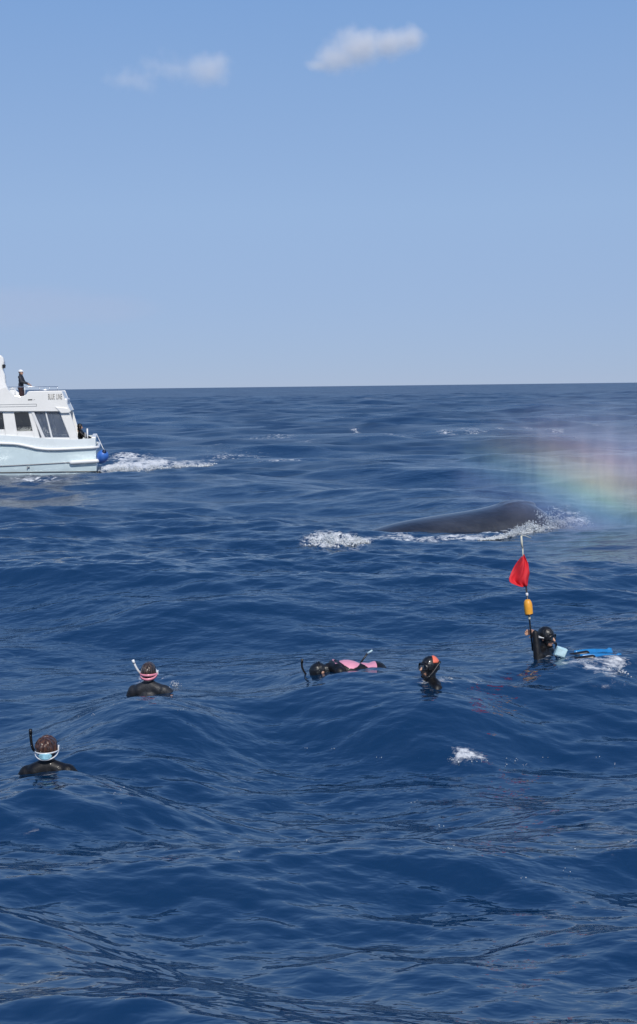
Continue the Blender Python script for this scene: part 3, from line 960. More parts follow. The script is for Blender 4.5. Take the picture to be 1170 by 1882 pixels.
def hand_prims(w, d, n, curl, side):
    d = d.normalized(); n = (n - d * n.dot(d)).normalized(); s = d.cross(n) * side
    out = [('c', w, 0.027, w + d * 0.035, 0.030)]
    for k in range(4):
        off = (k - 1.5) * 0.019
        base = w + d * 0.085 + s * off
        out.append(('c', w + d * 0.03 + s * off * 0.7, 0.015, base, 0.0125))
        ln = (0.036, 0.042, 0.039, 0.030)[k]
        a, p, c = 0.0, base, base
        for seg in range(3):
            a += curl
            q = p + (d * math.cos(a) + n * math.sin(a)) * ln * (1.0, 0.75, 0.6)[seg]
            out.append(('c', p, 0.0105 - 0.0012 * seg, q, 0.0098 - 0.0012 * seg))
            p = q
    t0 = w + d * 0.025 - s * 0.024
    t1 = t0 + (d * 0.6 - s * 0.75 + n * 0.35).normalized() * 0.042
    t2 = t1 + (d * 0.8 - s * 0.1 + n * 0.6).normalized() * 0.034
    out += [('c', t0, 0.016, t1, 0.0125), ('c', t1, 0.0125, t2, 0.010)]
    return out
def suit_prims(J, g=0.0, legs=True):
    P = []
    ch = J['chest']
    P += [('e', V(0, 0, 0.335) + ch, (0.160 + g, 0.108 + g, 0.19 + g)), ('e', V(0, 0.005, 0.13), (0.140 + g, 0.098 + g, 0.17 + g)), ('e', V(0, -0.01, -0.01), (0.160 + g, 0.115 + g, 0.125 + g))]
    P += [('c', V(0, -0.01, 0.50) + ch, 0.068 + g, V(0, 0.0, 0.57), 0.058 + g)]
    for i in (0, 1):
        s = J['sh'][i]
        P += [('c', V(0, -0.015, 0.545) + ch, 0.052 + g, V(0, -0.02, 0.49) + ch + (s - V(0, 0, 0.47)) * 0.62, 0.064 + g), ('c', V(0, -0.012, 0.50) + ch, 0.062 + g, s, 0.062 + g), ('c', s, 0.062 + g, J['el'][i], 0.043 + g), ('c', J['el'][i], 0.044 + g, J['el'][i].lerp(J['wr'][i], 0.35), 0.042 + g),
              ('c', J['el'][i].lerp(J['wr'][i], 0.35), 0.042 + g, J['wr'][i], 0.028 + g)]
        if legs:
            P += [('c', J['hip'][i], 0.092 + g, J['kn'][i], 0.058 + g), ('c', J['kn'][i], 0.058 + g, J['kn'][i].lerp(J['an'][i], 0.35), 0.056 + g),
                  ('c', J['kn'][i].lerp(J['an'][i], 0.35), 0.056 + g, J['an'][i], 0.038 + g)]
    return P
def head_prims(J, g=0.0, face=True):
    M = head_matrix(J); R3 = M.to_3x3()
    def E(c, r):
        return ('e', M @ (HEAD + V(*c)), tuple(a + g for a in r), R3)
    P = [E((0, -0.012, 0.022), (0.076, 0.096, 0.098)), E((0, 0.028, -0.030), (0.060, 0.066, 0.088)), E((0, 0.048, -0.085), (0.034, 0.036, 0.030))]
    P.append(('c', V(0, -0.005, 0.50), 0.056 + g, M @ (HEAD + V(0, -0.012, -0.06)), 0.056 + g))
    if face:
        P.append(('c', M @ (HEAD + V(0, 0.092, 0.005)), 0.010, M @ (HEAD + V(0, 0.112, -0.030)), 0.015))
        for s in (-1, 1):
            P.append(E((s * 0.078, -0.005, -0.012), (0.010, 0.020, 0.032)))
            P.append(E((s * 0.030, 0.082, 0.030), (0.024, 0.012, 0.008)))
        P.append(E((0, 0.088, -0.062), (0.026, 0.012, 0.008)))
    return P
def body_mesh(J, voxel):
    P = suit_prims(J) + head_prims(J)
    for i in (0, 1):
        P += hand_prims(J['wr'][i], J['hd'][i], J['pn'][i], J['curl'][i], (-1, 1)[i])
        P += [('c', J['an'][i], 0.042, J['toe'][i], 0.034), ('c', J['an'][i] + V(0, -0.02, -0.03), 0.038, J['toe'][i] + V(0, 0.05, -0.005), 0.026)]
    return blob_mesh('body', P, voxel, 3, 0.45)
def head_shell(J, name, g, cut, voxel=0.008, wob=0.0):
    "hood or hair: a shell over the skull, opened where cut() says so (head frame)"
    me = blob_mesh(name, head_prims(J, g, False), voxel, 3, 0.4)
    Mi = head_matrix(J).inverted()
    cut_mesh(me, lambda c: cut((Mi @ c) - HEAD))
    if wob:
        for v in me.vertices:
            q = v.co * 38
            v.co += v.normal * wob * mnoise.noise(V(q.x, q.y, q.z * 0.35))
    return me
def band(bm, M, rx, ry, zf, w, t=0.004, a0=0.0, a1=2 * math.pi, n=40, cy=-0.008):
    "a strap: ribbon round the head ellipse at height zf(angle); angle 0 = front"
    rows = []
    for i in range(n + 1):
        a = a0 + (a1 - a0) * i / n
        dx, dy = math.sin(a), math.cos(a)
        c = V(rx * dx, cy + ry * dy, zf(a)); nn = V(dx / rx, dy / ry, 0).normalized()
        rows.append([bm.verts.new(M @ (HEAD + c + nn * o + V(0, 0, z))) for o, z in ((0, -w / 2), (t, -w / 2), (t, w / 2), (0, w / 2))])
    for i in range(n):
        for k in range(4):
            bm.faces.new((rows[i][k], rows[i][(k + 1) % 4], rows[i + 1][(k + 1) % 4], rows[i + 1][k]))
    bm.faces.new(rows[0]); bm.faces.new(rows[-1][::-1])
def make_mask(root, J, m_frame, m_strap, split=0.026, sw=0.018, rx=0.092, ry=0.112, pad=None, up=0.0):
    M = head_matrix(J) @ Matrix.Translation((0, 0, up))
    bm = bmesh.new()   # skirt and frame: a bulged oval ring in front of the eyes
    outer = []
    n = 28
    rows = []
    for sc, y in ((1.0, 0.062), (1.06, 0.085), (1.0, 0.112), (0.84, 0.118), (0.80, 0.100)):
        row = []
        for k in range(n):
            a = 2 * math.pi * k / n
            x = 0.083 * sc * math.copysign(abs(math.cos(a)) ** 0.7, math.cos(a)); z = 0.045 * sc * math.copysign(abs(math.sin(a)) ** 0.8, math.sin(a)) + 0.008
            row.append(bm.verts.new(M @ (HEAD + V(x, y - 0.35 * x * x / 0.083, z))))
        rows.append(row)
    for i in range(len(rows) - 1):
        for k in range(n):
            bm.faces.new((rows[i][k], rows[i][(k + 1) % n], rows[i + 1][(k + 1) % n], rows[i + 1][k]))
    mask = from_bm('diving_mask', bm, m_frame, root, True)
    bm = bmesh.new()
    ring = [bm.verts.new(M @ (HEAD + V(0.068 * math.cos(a), 0.106 - 0.35 * (0.068 * math.cos(a)) ** 2 / 0.083, 0.008 + 0.036 * math.sin(a)))) for a in [2 * math.pi * k / 24 for k in range(24)]]
    bm.faces.new(ring)
    from_bm('lens', bm, M_lens, mask)
    bm = bmesh.new()
    def zf(s):
        return lambda a: 0.006 + s * split * max(0.0, -math.cos(a)) ** 0.7
    band(bm, M, rx, ry, zf(1), sw, a0=1.05, a1=2 * math.pi - 1.05)
    band(bm, M, rx + 0.001, ry + 0.001, zf(-1), sw, a0=1.05, a1=2 * math.pi - 1.05)
    from_bm('strap', bm, m_strap, mask, True)
    for s in (-1, 1):
        bm = bmesh.new()
        add_box(bm, (-0.010, -0.018, -0.020), (0.010, 0.030, 0.026), M @ Matrix.Translation(HEAD + V(s * 0.094, 0.035, 0.006)))
        bevel(bm, 0.005)
        from_bm('buckle', bm, m_frame, mask)
    if pad:
        bm = bmesh.new()
        rows = []
        for i in range(13):
            t = -1 + 2 * i / 12
            row = []
            for k in range(7):
                q = -1 + 2 * k / 6
                a = math.pi + t * 0.62
                hgt = 0.030 * math.sqrt(max(0.02, 1 - t * t))
                row.append(bm.verts.new(M @ (HEAD + V((rx + 0.002) * math.sin(a), -0.008 + (ry + 0.003) * math.cos(a), 0.006 + q * hgt))))
            rows.append(row)
        for i in range(12):
            for k in range(6):
                bm.faces.new((rows[i][k], rows[i + 1][k], rows[i + 1][k + 1], rows[i][k + 1]))
        o = from_bm('strap_pad', bm, pad, mask, True)
        sd = o.modifiers.new('t', 'SOLIDIFY'); sd.thickness = 0.003; sd.offset = 1
    return mask
def make_snorkel(root, J, pts, r, m, tip=None):
    M = head_matrix(J)
    bm = bmesh.new()
    P = [M @ (HEAD + V(*p)) for p in pts]
    # smooth the path
    Q = []
    for i in range(len(P) - 1):
        a, b = P[i], P[i + 1]
        pa = P[i - 1] if i else a; nb = P[i + 2] if i + 2 < len(P) else b
        for k in range(6):
            t = k / 6
            Q.append(0.5 * ((2 * a) + (b - pa) * t + (2 * pa - 5 * a + 4 * b - nb) * t * t + (3 * a - 3 * b + nb - pa) * t ** 3))
    Q.append(P[-1])
    add_tube(bm, Q, r, 10)
    sn = from_bm('snorkel', bm, m, root, True)
    bm = bmesh.new()
    add_tube(bm, [Q[-4], Q[-1] + (Q[-1] - Q[-2]).normalized() * 0.004], r * 1.25, 10)
    from_bm('snorkel_top', bm, tip or m, sn, True)
    bm = bmesh.new()
    add_capsule(bm, M @ (HEAD + V(-0.02, 0.105, -0.062)), 0.014, M @ (HEAD + V(*pts[0])), 0.013)
    from_bm('mouthpiece', bm, M_rubber, sn, True)
    return sn
def make_fin(root, heel, d, up, ln, w, m, name='swim_fin'):
    d = d.normalized(); s = d.cross(up).normalized(); up = s.cross(d)
    bm = bmesh.new()
    rows = []
    N_ = 14
    for i in range(N_ + 1):
        t = i / N_
        wd = (0.045 + (w / 2 - 0.045) * min(1, max(0, (t - 0.1) / 0.75)) ** 0.8)
        th = 0.030 * (1 - t) ** 1.5 + 0.005
        c = heel + d * (ln * t) - up * (0.10 * t * t)
        rows.append([bm.verts.new(c + s * (wd * q) + up * (th * (1 if abs(q) < 0.95 else 1.6) + (0.03 * (q * q) if t > 0.9 else 0))) for q in (-1, -0.9, -0.45, 0, 0.45, 0.9, 1)]
                    + [bm.verts.new(c + s * (wd * q) - up * th) for q in (1, 0.45, 0, -0.45, -1)])
    n = 12
    for i in range(N_):
        for k in range(n):
            bm.faces.new((rows[i][k], rows[i][(k + 1) % n], rows[i + 1][(k + 1) % n], rows[i + 1][k]))
    bm.faces.new(rows[0]); bm.faces.new(rows[-1][::-1])
    o = from_bm(name, bm, m, root, True)
    bm = bmesh.new()
    add_capsule(bm, heel - d * 0.06, 0.050, heel + d * 0.14, 0.044)
    from_bm('foot_pocket', bm, M_rubber, o, True)
    return o
def make_person(label, loc, rot, J, suit_mat, voxel=0.011, suit=True, group=None):
    root = empty('person', loc)
    if isinstance(rot, Matrix):
        root.rotation_euler = rot.to_euler()
    else:
        root.rotation_euler = (0, 0, rot)
    tag(root, label, 'person', group)
    link_mesh('body', body_mesh(J, voxel), M_skin, root)
    if suit:
        link_mesh('wetsuit', blob_mesh('wetsuit', suit_prims(J, 0.008), 0.011, 4, 0.5), suit_mat, root)
    return root
def upright(px, py_water, py_head, yaw):
    p = on_sea(px, py_water)
    sc = F_PX / p.y
    return V(p.x, p.y, p.z + (py_water - py_head) / sc - 0.68)
FACE_CUT = lambda c: c.y > 0.045 and abs(c.x) < 0.062 and -0.10 < c.z < 0.060
NECK_CUT = lambda c: c.z < -0.125

# swimmer with brown hair and the white and cyan mask strap (seen from behind)
JA = pose(nod=0.12, sh=[V(-0.18, 0, 0.465), V(0.18, 0, 0.465)], el=[V(-0.33, 0.10, 0.24), V(0.33, 0.10, 0.24)], wr=[V(-0.45, 0.28, 0.12), V(0.45, 0.28, 0.12)])
A = make_person('snorkeller in black wetsuit with wet brown hair, dark snorkel and cyan and white mask strap', upright(87, 1415, 1371, 0), R(4), JA, M_suit)
ha = link_mesh('hair', head_shell(JA, 'hair', 0.017, lambda c: (c.y > 0.05 and c.z < 0.055) or c.z < -0.055, 0.007, 0.014), M_hair_brown, A)
for v in ha.data.vertices:
    v.co.x *= 1.06; v.co.z = 0.68 + (v.co.z - 0.68) * 0.90
make_mask(A, JA, M_clear, M_clear, 0.030, 0.014, 0.100, 0.122, pad=M_cyan, up=-0.030)
make_snorkel(A, JA, [(-0.055, 0.110, -0.066), (-0.105, 0.075, -0.060), (-0.128, 0.020, -0.005), (-0.136, 0.0, 0.10), (-0.132, -0.01, 0.185)], 0.0125, M_rubber)

# swimmer with the pink double strap (seen from behind)
JB = pose(nod=0.10, sh=[V(-0.18, 0, 0.47), V(0.18, 0, 0.47)], el=[V(-0.30, 0.10, 0.24), V(0.34, 0.02, 0.34)], wr=[V(-0.42, 0.28, 0.14), V(0.30, -0.14, 0.43)], hd=[V(-0.5, 0.8, -0.1), V(-0.2, -0.9, 0.15)], curl=[0.5, 0.35])
B = make_person('snorkeller in charcoal wetsuit with pink double mask strap and white snorkel', upright(274, 1273, 1233, 0), R(-3), JB, M_suit_navy)
link_mesh('hair', head_shell(JB, 'hair', 0.014, lambda c: (c.y > 0.05 and c.z < 0.055) or c.z < -0.07, 0.007, 0.007), M_hair_dark, B)
make_mask(B, JB, M_clear, M_strap_pink, 0.024, 0.030, 0.096, 0.118, up=-0.022)
make_snorkel(B, JB, [(-0.055, 0.110, -0.066), (-0.100, 0.075, -0.060), (-0.118, 0.020, 0.0), (-0.150, 0.0, 0.07), (-0.178, -0.01, 0.155)], 0.013, M_clear)

# swimmer lying face down, heading left, pink back panel out of the water
pc = on_sea(645, 1231)
rotC = Matrix(((0, 0, -1), (1, 0, 0), (0, -1, 0)))            # head towards -x, face down
tiltC = Matrix.Rotation(R(10), 3, 'Z') @ Matrix.Rotation(R(8), 3, 'Y')
JC = pose(nod=-0.30, el=[V(-0.24, 0.24, 0.36), V(0.26, 0.26, 0.40)], wr=[V(-0.20, 0.46, 0.40), V(0.22, 0.46, 0.48)], kn=[V(-0.11, 0.16, -0.44), V(0.11, 0.22, -0.42)], an=[V(-0.11, 0.30, -0.80), V(0.11, 0.40, -0.76)],
          toe=[V(-0.12, 0.32, -0.94), V(0.12, 0.42, -0.90)])
RC = tiltC @ rotC
chestC = RC @ V(0, 0, 0.30)
C = make_person('snorkeller floating face down in black and pink wetsuit with curved black snorkel', V(pc.x, pc.y + 0.08, pc.z - 0.020) - chestC, RC, JC, M_suit)
ws = [c for c in C.children if c.name.startswith('wetsuit')][0]
ws.data.materials.append(M_pink)
for p in ws.data.polygons:
    c = p.center; n = p.normal
    edge = -0.066 + 0.026 * math.sin(c.z * 22 + 0.6) - 0.15 * max(0, abs(c.x) - 0.10)
    if c.y < edge and abs(c.x) < 0.19 and 0.02 < c.z < 0.52:
        p.material_index = 1
link_mesh('hood', head_shell(JC, 'hood', 0.012, lambda c: FACE_CUT(c) or NECK_CUT(c)), M_hood, C)
make_mask(C, JC, M_clear, M_rubber, 0.012, 0.013, 0.094, 0.114)
make_snorkel(C, JC, [(0.055, 0.110, -0.066), (0.085, 0.10, 0.0), (0.10, 0.06, 0.13), (0.10, -0.06, 0.19), (0.10, -0.17, 0.175)], 0.0125, M_rubber)

# swimmer in a black hood with a coral patch, turned to the left
JD = pose(nod=0.12, yaw=0.10, el=[V(-0.30, 0.10, 0.22), V(0.30, 0.08, 0.22)], wr=[V(-0.36, 0.26, 0.08), V(0.38, 0.24, 0.08)])
D = make_person('snorkeller in black hood with coral patch on top, turned sideways', upright(789, 1250, 1226, 0), R(112), JD, M_suit)
link_mesh('hood', head_shell(JD, 'hood', 0.016, lambda c: FACE_CUT(c) or NECK_CUT(c)), M_hood, D)
make_mask(D, JD, M_rubber, M_rubber, 0.012, 0.02, 0.096, 0.118)
MD = head_matrix(JD)
bm = bmesh.new()
rows = []
for i in range(7):
    for_k = []
    for k in range(7):
        a = R(-150 + 75 * i / 6); e = R(28 + 52 * k / 6)
        q = V(math.sin(a) * math.cos(e), math.cos(a) * math.cos(e), math.sin(e))
        rr = 1 / math.sqrt((q.x / 0.0955) ** 2 + (q.y / 0.1155) ** 2 + (q.z / 0.1185) ** 2)
        for_k.append(bm.verts.new(MD @ (HEAD + V(0, -0.012, 0.022) + q * rr)))
    rows.append(for_k)
for i in range(6):
    for k in range(6):
        bm.faces.new((rows[i][k], rows[i + 1][k], rows[i + 1][k + 1], rows[i][k + 1]))
hp = from_bm('hood_patch', bm, M_coral, D, True)
sd = hp.modifiers.new('t', 'SOLIDIFY'); sd.thickness = 0.004; sd.offset = 1
make_snorkel(D, JD, [(-0.055, 0.110, -0.066), (-0.10, 0.085, -0.09), (-0.118, 0.04, -0.05), (-0.120, -0.02, 0.03), (-0.115, -0.06, 0.09)], 0.012, M_rubber)
M_fin_green = mat('fin_green', (0.30, 0.62, 0.30), 0.35, var=0.15)
pg = on_sea(832, 1277)
Dinv = D.matrix_basis.inverted()
gd = (Dinv.to_3x3() @ V(0.75, -0.25, 0.16)); gu = Dinv.to_3x3() @ V(0, 0, 1)
make_fin(D, Dinv @ V(pg.x - 0.26, pg.y + 0.10, pg.z - 0.12), gd, gu, 0.42, 0.20, M_fin_green)

# swimmer holding up the flag pole, reclining with blue fins at the surface
PE = upright(1000, 1203, 1169, 0)
YE = R(-118)
Minv = (Matrix.Translation(PE) @ Matrix.Rotation(YE, 4, 'Z')).inverted()
hand_w = at_dist(974.5, 1163, PE.y - 0.10)
hand_l = Minv @ hand_w
cam_w = at_dist(1030, 1198, PE.y - 0.20)
cam_l = Minv @ cam_w
pole_lo = at_dist(977, 1180, hand_w.y - 0.01); pole_hi = at_dist(957, 984, hand_w.y + 0.02)
pole_dir = (pole_hi - pole_lo).normalized()
pd_l = (Minv.to_3x3() @ pole_dir).normalized()
elR = V(0.18, 0, 0.46).lerp(hand_l, 0.5) + V(0.04, 0.05, -0.19)
fwd = (hand_l - elR).normalized()
# the palm closes on the pole: fingers run across it, the palm faces it
acr = pd_l.cross(fwd).normalized()
side_dir = (fwd - pd_l * fwd.dot(pd_l)).normalized()
wrR = hand_l - side_dir * 0.055 - acr * 0.030
wrL = cam_l + V(-0.06, -0.09, -0.10)
JE = pose(nod=-0.05, yaw=-0.15, el=[V(-0.28, 0.10, 0.26), elR], wr=[wrL, wrR], hd=[V(0.2, 0.9, 0.3), side_dir], pn=[V(0.3, 0, 1), acr], curl=[0.7, 0.75],
          kn=[V(-0.12, 0.30, 0.24), V(0.12, 0.30, 0.24)], an=[V(-0.13, 0.60, 0.28), V(0.13, 0.60, 0.28)], toe=[V(-0.13, 0.70, 0.30), V(0.13, 0.70, 0.30)])
E_ = make_person('diver in black hood raising the flag pole, blue fins awash behind', PE, YE, JE, M_suit, 0.008)
E_['label'] = 'snorkeller in black hood and wetsuit raising the red flag pole, blue fins awash'
link_mesh('hood', head_shell(JE, 'hood', 0.016, lambda c: FACE_CUT(c) or NECK_CUT(c)), M_hood, E_)
make_mask(E_, JE, M_rubber, M_clear, 0.012, 0.014, 0.096, 0.118)
make_snorkel(E_, JE, [(-0.05, 0.110, -0.066), (-0.085, 0.10, -0.12), (-0.095, 0.09, -0.18), (-0.085, 0.09, -0.24)], 0.012, M_rubber, M_clear)
M_fin_blue = mat('fin_blue', (0.02, 0.20, 0.50), 0.30, var=0.15, coat=0.4)
for s, pxy in ((-1, (1062, 1203)), (1, (1072, 1210))):
    pf = on_sea(*pxy)
    dl = Minv.to_3x3() @ V(0.95, -0.10 * s, 0.16); ul = Minv.to_3x3() @ V(0.1, -0.45, 1)
    make_fin(E_, Minv @ V(pf.x - 0.02, pf.y + 0.05, pf.z - 0.030), dl, ul, 0.50, 0.17, M_fin_blue)

# the flag pole in that hand
def build_pole():
    root = empty('flag_pole', pole_lo)
    zc = pole_dir; yc = zc.cross(V(1, 0, 0)).normalized(); xc = yc.cross(zc)
    root.rotation_euler = Matrix((xc, yc, zc)).transposed().to_euler()
    Ltot = (pole_hi - pole_lo).length
    k = Ltot / 196.0                       # metres for one pixel along the pole
    z = lambda py: (1180 - py) * k
    M_shaft = mat('pole_black', (0.016, 0.017, 0.022), 0.35)
    M_bare = mat('pole_bare', (0.55, 0.54, 0.44), 0.4, var=0.15, vscale=20)
    M_flag = mat('flag_red', (0.62, 0.018, 0.030), 0.75, var=0.10, vscale=9)
    M_float = mat('float_yellow', (0.80, 0.36, 0.035), 0.42, var=0.10, vscale=14)
    bm = bmesh.new(); add_tube(bm, [(0, 0, z(1196)), (0, 0, z(1075))], 0.0105, 10)
    from_bm('lower_shaft', bm, M_shaft, root, True)
    bm = bmesh.new(); add_tube(bm, [(0, 0, z(1075)), (0, 0, z(1020)), (0.006, 0, z(1008))], 0.008, 10)
    from_bm('middle_shaft', bm, M_bare, root, True)
    bm = bmesh.new(); add_tube(bm, [(0.006, 0, z(1008)), (0, 0, z(998)), (0.004, 0, z(985))], [0.008, 0.014, 0.012], 10)
    from_bm('top_grip', bm, M_bare, root, True)
    bm = bmesh.new(); add_tube(bm, [(0, 0, z(984)), (0.05, -0.01, z(985.5)), (0.12, -0.02, z(991))], [0.006, 0.005, 0.003], 6)
    from_bm('tip_cord', bm, M_bare, root, True)
    # bullet float
    z0 = z(1128); h = (1128 - 1101) * k
    bm = bmesh.new(); add_lathe(bm, [(0.022, z0), (0.050, z0 + 0.004), (0.052, z0 + 0.35 * h), (0.052, z0 + 0.65 * h), (0.044, z0 + 0.85 * h), (0.028, z0 + 0.97 * h), (0.012, z0 + h)], None, 20)
    fl = from_bm('float', bm, M_float, root, True)
    fl.modifiers.new('e', 'EDGE_SPLIT').split_angle = R(50)
    bm = bmesh.new(); add_lathe(bm, [(0.03, z0 - 0.016), (0.046, z0 - 0.014), (0.048, z0 + 0.002), (0.03, z0 + 0.003)], None, 20)
    from_bm('float_base', bm, M_shaft, fl, True)
    bm = bmesh.new(); add_lathe(bm, [(0.012, z(1095)), (0.017, z(1093.5)), (0.017, z(1090.5)), (0.012, z(1089))], None, 12)
    from_bm('ring', bm, mat('ring_white', (0.75, 0.75, 0.76), 0.4), root, True)
    bm = bmesh.new(); add_lathe(bm, [(0.013, z(1138)), (0.016, z(1137)), (0.016, z(1133)), (0.013, z(1132))], None, 12)
    from_bm('ring', bm, M_bare, root, True)
    # flag: gathered at the top, blown out to the left in soft folds
    bm = bmesh.new()
    rows = []
    NU, NV_ = 22, 18
    for j in range(NV_ + 1):
        v = j / NV_                                     # 0 top, 1 bottom
        zz = z(1019 + 58 * v)
        reach = np.interp(v, [0, 0.12, 0.3, 0.5, 0.68, 0.8, 0.92, 1.0], [0.02, 0.06, 0.115, 0.165, 0.205, 0.20, 0.125, 0.05])
        bulge = np.interp(v, [0, 0.3, 0.6, 1.0], [0.012, 0.052, 0.060, 0.014])
        row = []
        for i in range(NU + 1):
            u = i / NU
            x = bulge - u * (reach + bulge)
            y = 0.030 * math.sin(u * 7.5 + v * 3.5) * (0.3 + u) + 0.012 * math.sin(u * 17 - v * 6) - 0.018 * math.sin(math.pi * u) 
            row.append(bm.verts.new((x, y - 0.012, zz - 0.03 * u * (1 - v) + 0.006 * math.sin(u * 9))))
        rows.append(row)
    for j in range(NV_):
        for i in range(NU):
            bm.faces.new((rows[j][i], rows[j + 1][i], rows[j + 1][i + 1], rows[j][i + 1]))
    fg = from_bm('flag', bm, M_flag, root, True)
    sd = fg.modifiers.new('t', 'SOLIDIFY'); sd.thickness = 0.002
    tag(root, 'tall thin pole with red flag and yellow float held above the water', 'flag pole')
    return root
build_pole()

# small pale underwater camera in the other hand
cb = empty('action_camera', cam_w, (R(10), R(20), R(12)))
cb.scale = (1.2, 1.2, 1.2)
M_camb = mat('housing_pale', (0.50, 0.74, 0.80), 0.18, var=0.10, vscale=30, coat=0.5)
bm = bmesh.new(); add_box(bm, (-0.058, -0.022, -0.048), (0.058, 0.022, 0.048)); bevel(bm, 0.008, 2)
from_bm('housing', bm, M_camb, cb)
bm = bmesh.new(); add_lathe(bm, [(0.022, 0), (0.024, 0.012), (0.018, 0.016)], Matrix.Translation((0.022, 0.022, 0.012)) @ Matrix.Rotation(R(-90), 4, 'X'), 16)
from_bm('lens', bm, M_rubber, cb, True)
bm = bmesh.new(); add_box(bm, (-0.046, -0.0255, -0.036), (0.046, -0.0225, 0.036)); bevel(bm, 0.001, 1)
from_bm('screen', bm, mat('screen_pale', (0.62, 0.84, 0.90), 0.10, var=0.2, vscale=20), cb)
tag(cb, 'small pale cyan underwater camera held beside the flag pole snorkeller', 'camera')

# the stick with the pale tip that pokes up beside the floating swimmer
ps = on_sea(662, 1226)
s0 = at_dist(664, 1216, ps.y + 0.22); s1 = at_dist(675, 1201, ps.y + 0.22); s2 = at_dist(684, 1195, ps.y + 0.22)
st = empty('pole_stick', s0)
bm = bmesh.new(); add_tube(bm, [V(-0.10, 0, -0.14), V(0, 0, 0), s1 - s0], 0.011, 8)
from_bm('shaft', bm, M_rubber, st, True)
bm = bmesh.new(); add_tube(bm, [s1 - s0, s2 - s0], [0.0125, 0.010], 8)
from_bm('tip', bm, mat('tip_pale', (0.45, 0.62, 0.68), 0.35), st, True)
tag(st, 'thin black stick with pale tip poking up behind the pink and black snorkeller', 'stick')

# deckhand on the flybridge
fv = 0.75
fx, fz = BP(37, 678, fv)
F_loc = boat.matrix_basis @ V(fx, fv, zf_deck + 0.96)
kF = (fz - zf_deck) / 1.79
M_jacket = mat('jacket_navy', (0.018, 0.020, 0.030), 0.7, var=0.2, vscale=8, bump=0.4, bscale=22)
M_trouser = mat('trouser_maroon', (0.040, 0.018, 0.020), 0.8, var=0.2, vscale=8, bump=0.3, bscale=22)
JF = pose(nod=-0.05, yaw=-0.35, chest=V(0, 0.03, 0), el=[V(-0.26, 0.10, 0.24), V(0.27, 0.10, 0.26)], wr=[V(-0.22, 0.30, 0.16), V(0.24, 0.34, 0.19)], hd=[V(0.1, 0.9, -0.3), V(0, 0.9, -0.35)],
          kn=[V(-0.10, 0.05, -0.47), V(0.10, 0.02, -0.47)], an=[V(-0.10, -0.02, -0.86), V(0.10, -0.04, -0.86)], toe=[V(-0.11, 0.10, -0.915), V(0.12, 0.08, -0.915)])
F = make_person('person in dark jacket and white cap standing on the motor boat flybridge', F_loc, BOAT_YAW + R(-98), JF, M_jacket, 0.010, False)
F.scale = (kF, kF, kF)
F.location.z = (boat.matrix_basis @ V(0, 0, zf_deck)).z + 0.955 * kF
jk = blob_mesh('jacket', [p for p in suit_prims(JF, 0.020, False)], 0.011, 4, 0.5)
cut_mesh(jk, lambda c: c.z < -0.08)
link_mesh('jacket', jk, M_jacket, F)
tr = [p for p in suit_prims(JF, 0.014, True)]
tr = [('e', V(0, -0.01, -0.01), (0.174, 0.128, 0.135))] + [p for p in tr if p[0] == 'c' and min(p[1].z, p[3].z) < -0.1]
link_mesh('trousers', blob_mesh('trousers', tr, 0.011, 4, 0.5), M_trouser, F)
MF = head_matrix(JF)
cap_me = blob_mesh('cap', [('e', MF @ (HEAD + V(0, -0.012, 0.045)), (0.094, 0.112, 0.088), MF.to_3x3()), ('e', MF @ (HEAD + V(0, 0.085, 0.045)), (0.070, 0.085, 0.012), MF.to_3x3())], 0.008, 2, 0.4)
MFi = MF.inverted()
cut_mesh(cap_me, lambda c: ((MFi @ c) - HEAD).z < 0.028)
link_mesh('cap', cap_me, mat('cap_white', (0.82, 0.83, 0.84), 0.6), F)
hm = head_shell(JF, 'hair', 0.012, lambda c: c.y > 0.02 or c.z < -0.09 or c.z > 0.06, 0.009, 0.006)
link_mesh('hair', hm, M_hair_dark, F)
for s in (-1, 1):
    bm = bmesh.new()
    i = 0 if s < 0 else 1
    add_capsule(bm, JF['an'][i] + V(0, -0.02, -0.055), 0.048, JF['toe'][i] + V(0, 0.05, -0.005), 0.040)
    from_bm('shoe', bm, M_rubber, F, True)

# diver sitting in the stern cockpit
gv = 1.1
gx, gz = BP(146, 777, gv)
JG = pose(nod=-0.25, yaw=0.0, chest=V(0, 0.06, -0.01), sh=[V(-0.18, 0.07, 0.45), V(0.18, 0.07, 0.45)], el=[V(-0.28, 0.26, 0.28), V(0.28, 0.26, 0.28)], wr=[V(-0.16, 0.46, 0.20), V(0.16, 0.46, 0.20)], hd=[V(0.3, 0.8, -0.4), V(-0.3, 0.8, -0.4)],
          kn=[V(-0.16, 0.42, 0.02), V(0.16, 0.42, 0.02)], an=[V(-0.16, 0.40, -0.36), V(0.16, 0.40, -0.36)], toe=[V(-0.17, 0.54, -0.42), V(0.17, 0.54, -0.42)])
G_loc = boat.matrix_basis @ V(gx - 0.04, gv, gz - 0.83)
G = make_person('person in black wetsuit sitting in the stern cockpit of the motor boat', G_loc, BOAT_YAW + R(-96), JG, M_suit, 0.010)
link_mesh('hood', head_shell(JG, 'hood', 0.014, lambda c: FACE_CUT(c) or NECK_CUT(c)), M_hood, G)
bm = bmesh.new()
add_lathe(bm, [(0.09, -0.28), (0.10, -0.24), (0.10, 0.2), (0.07, 0.28), (0.03, 0.32)], Matrix.Translation((0, -0.22, 0.22)), 16)
from_bm('air_tank', bm, mat('tank_dark', (0.02, 0.05, 0.05), 0.3, var=0.2), G, True)
# cockpit seat under that diver, part of the boat
bm = bmesh.new()
gl = boat.matrix_basis.inverted() @ G_loc
add_box(bm, (gl.x - 0.30, gv - 0.5, 0.62), (gl.x + 0.22, gv + 0.5, gl.z - 0.125)); bevel(bm, 0.03)
from_bm('cockpit_seat', bm, M_rail, boat)

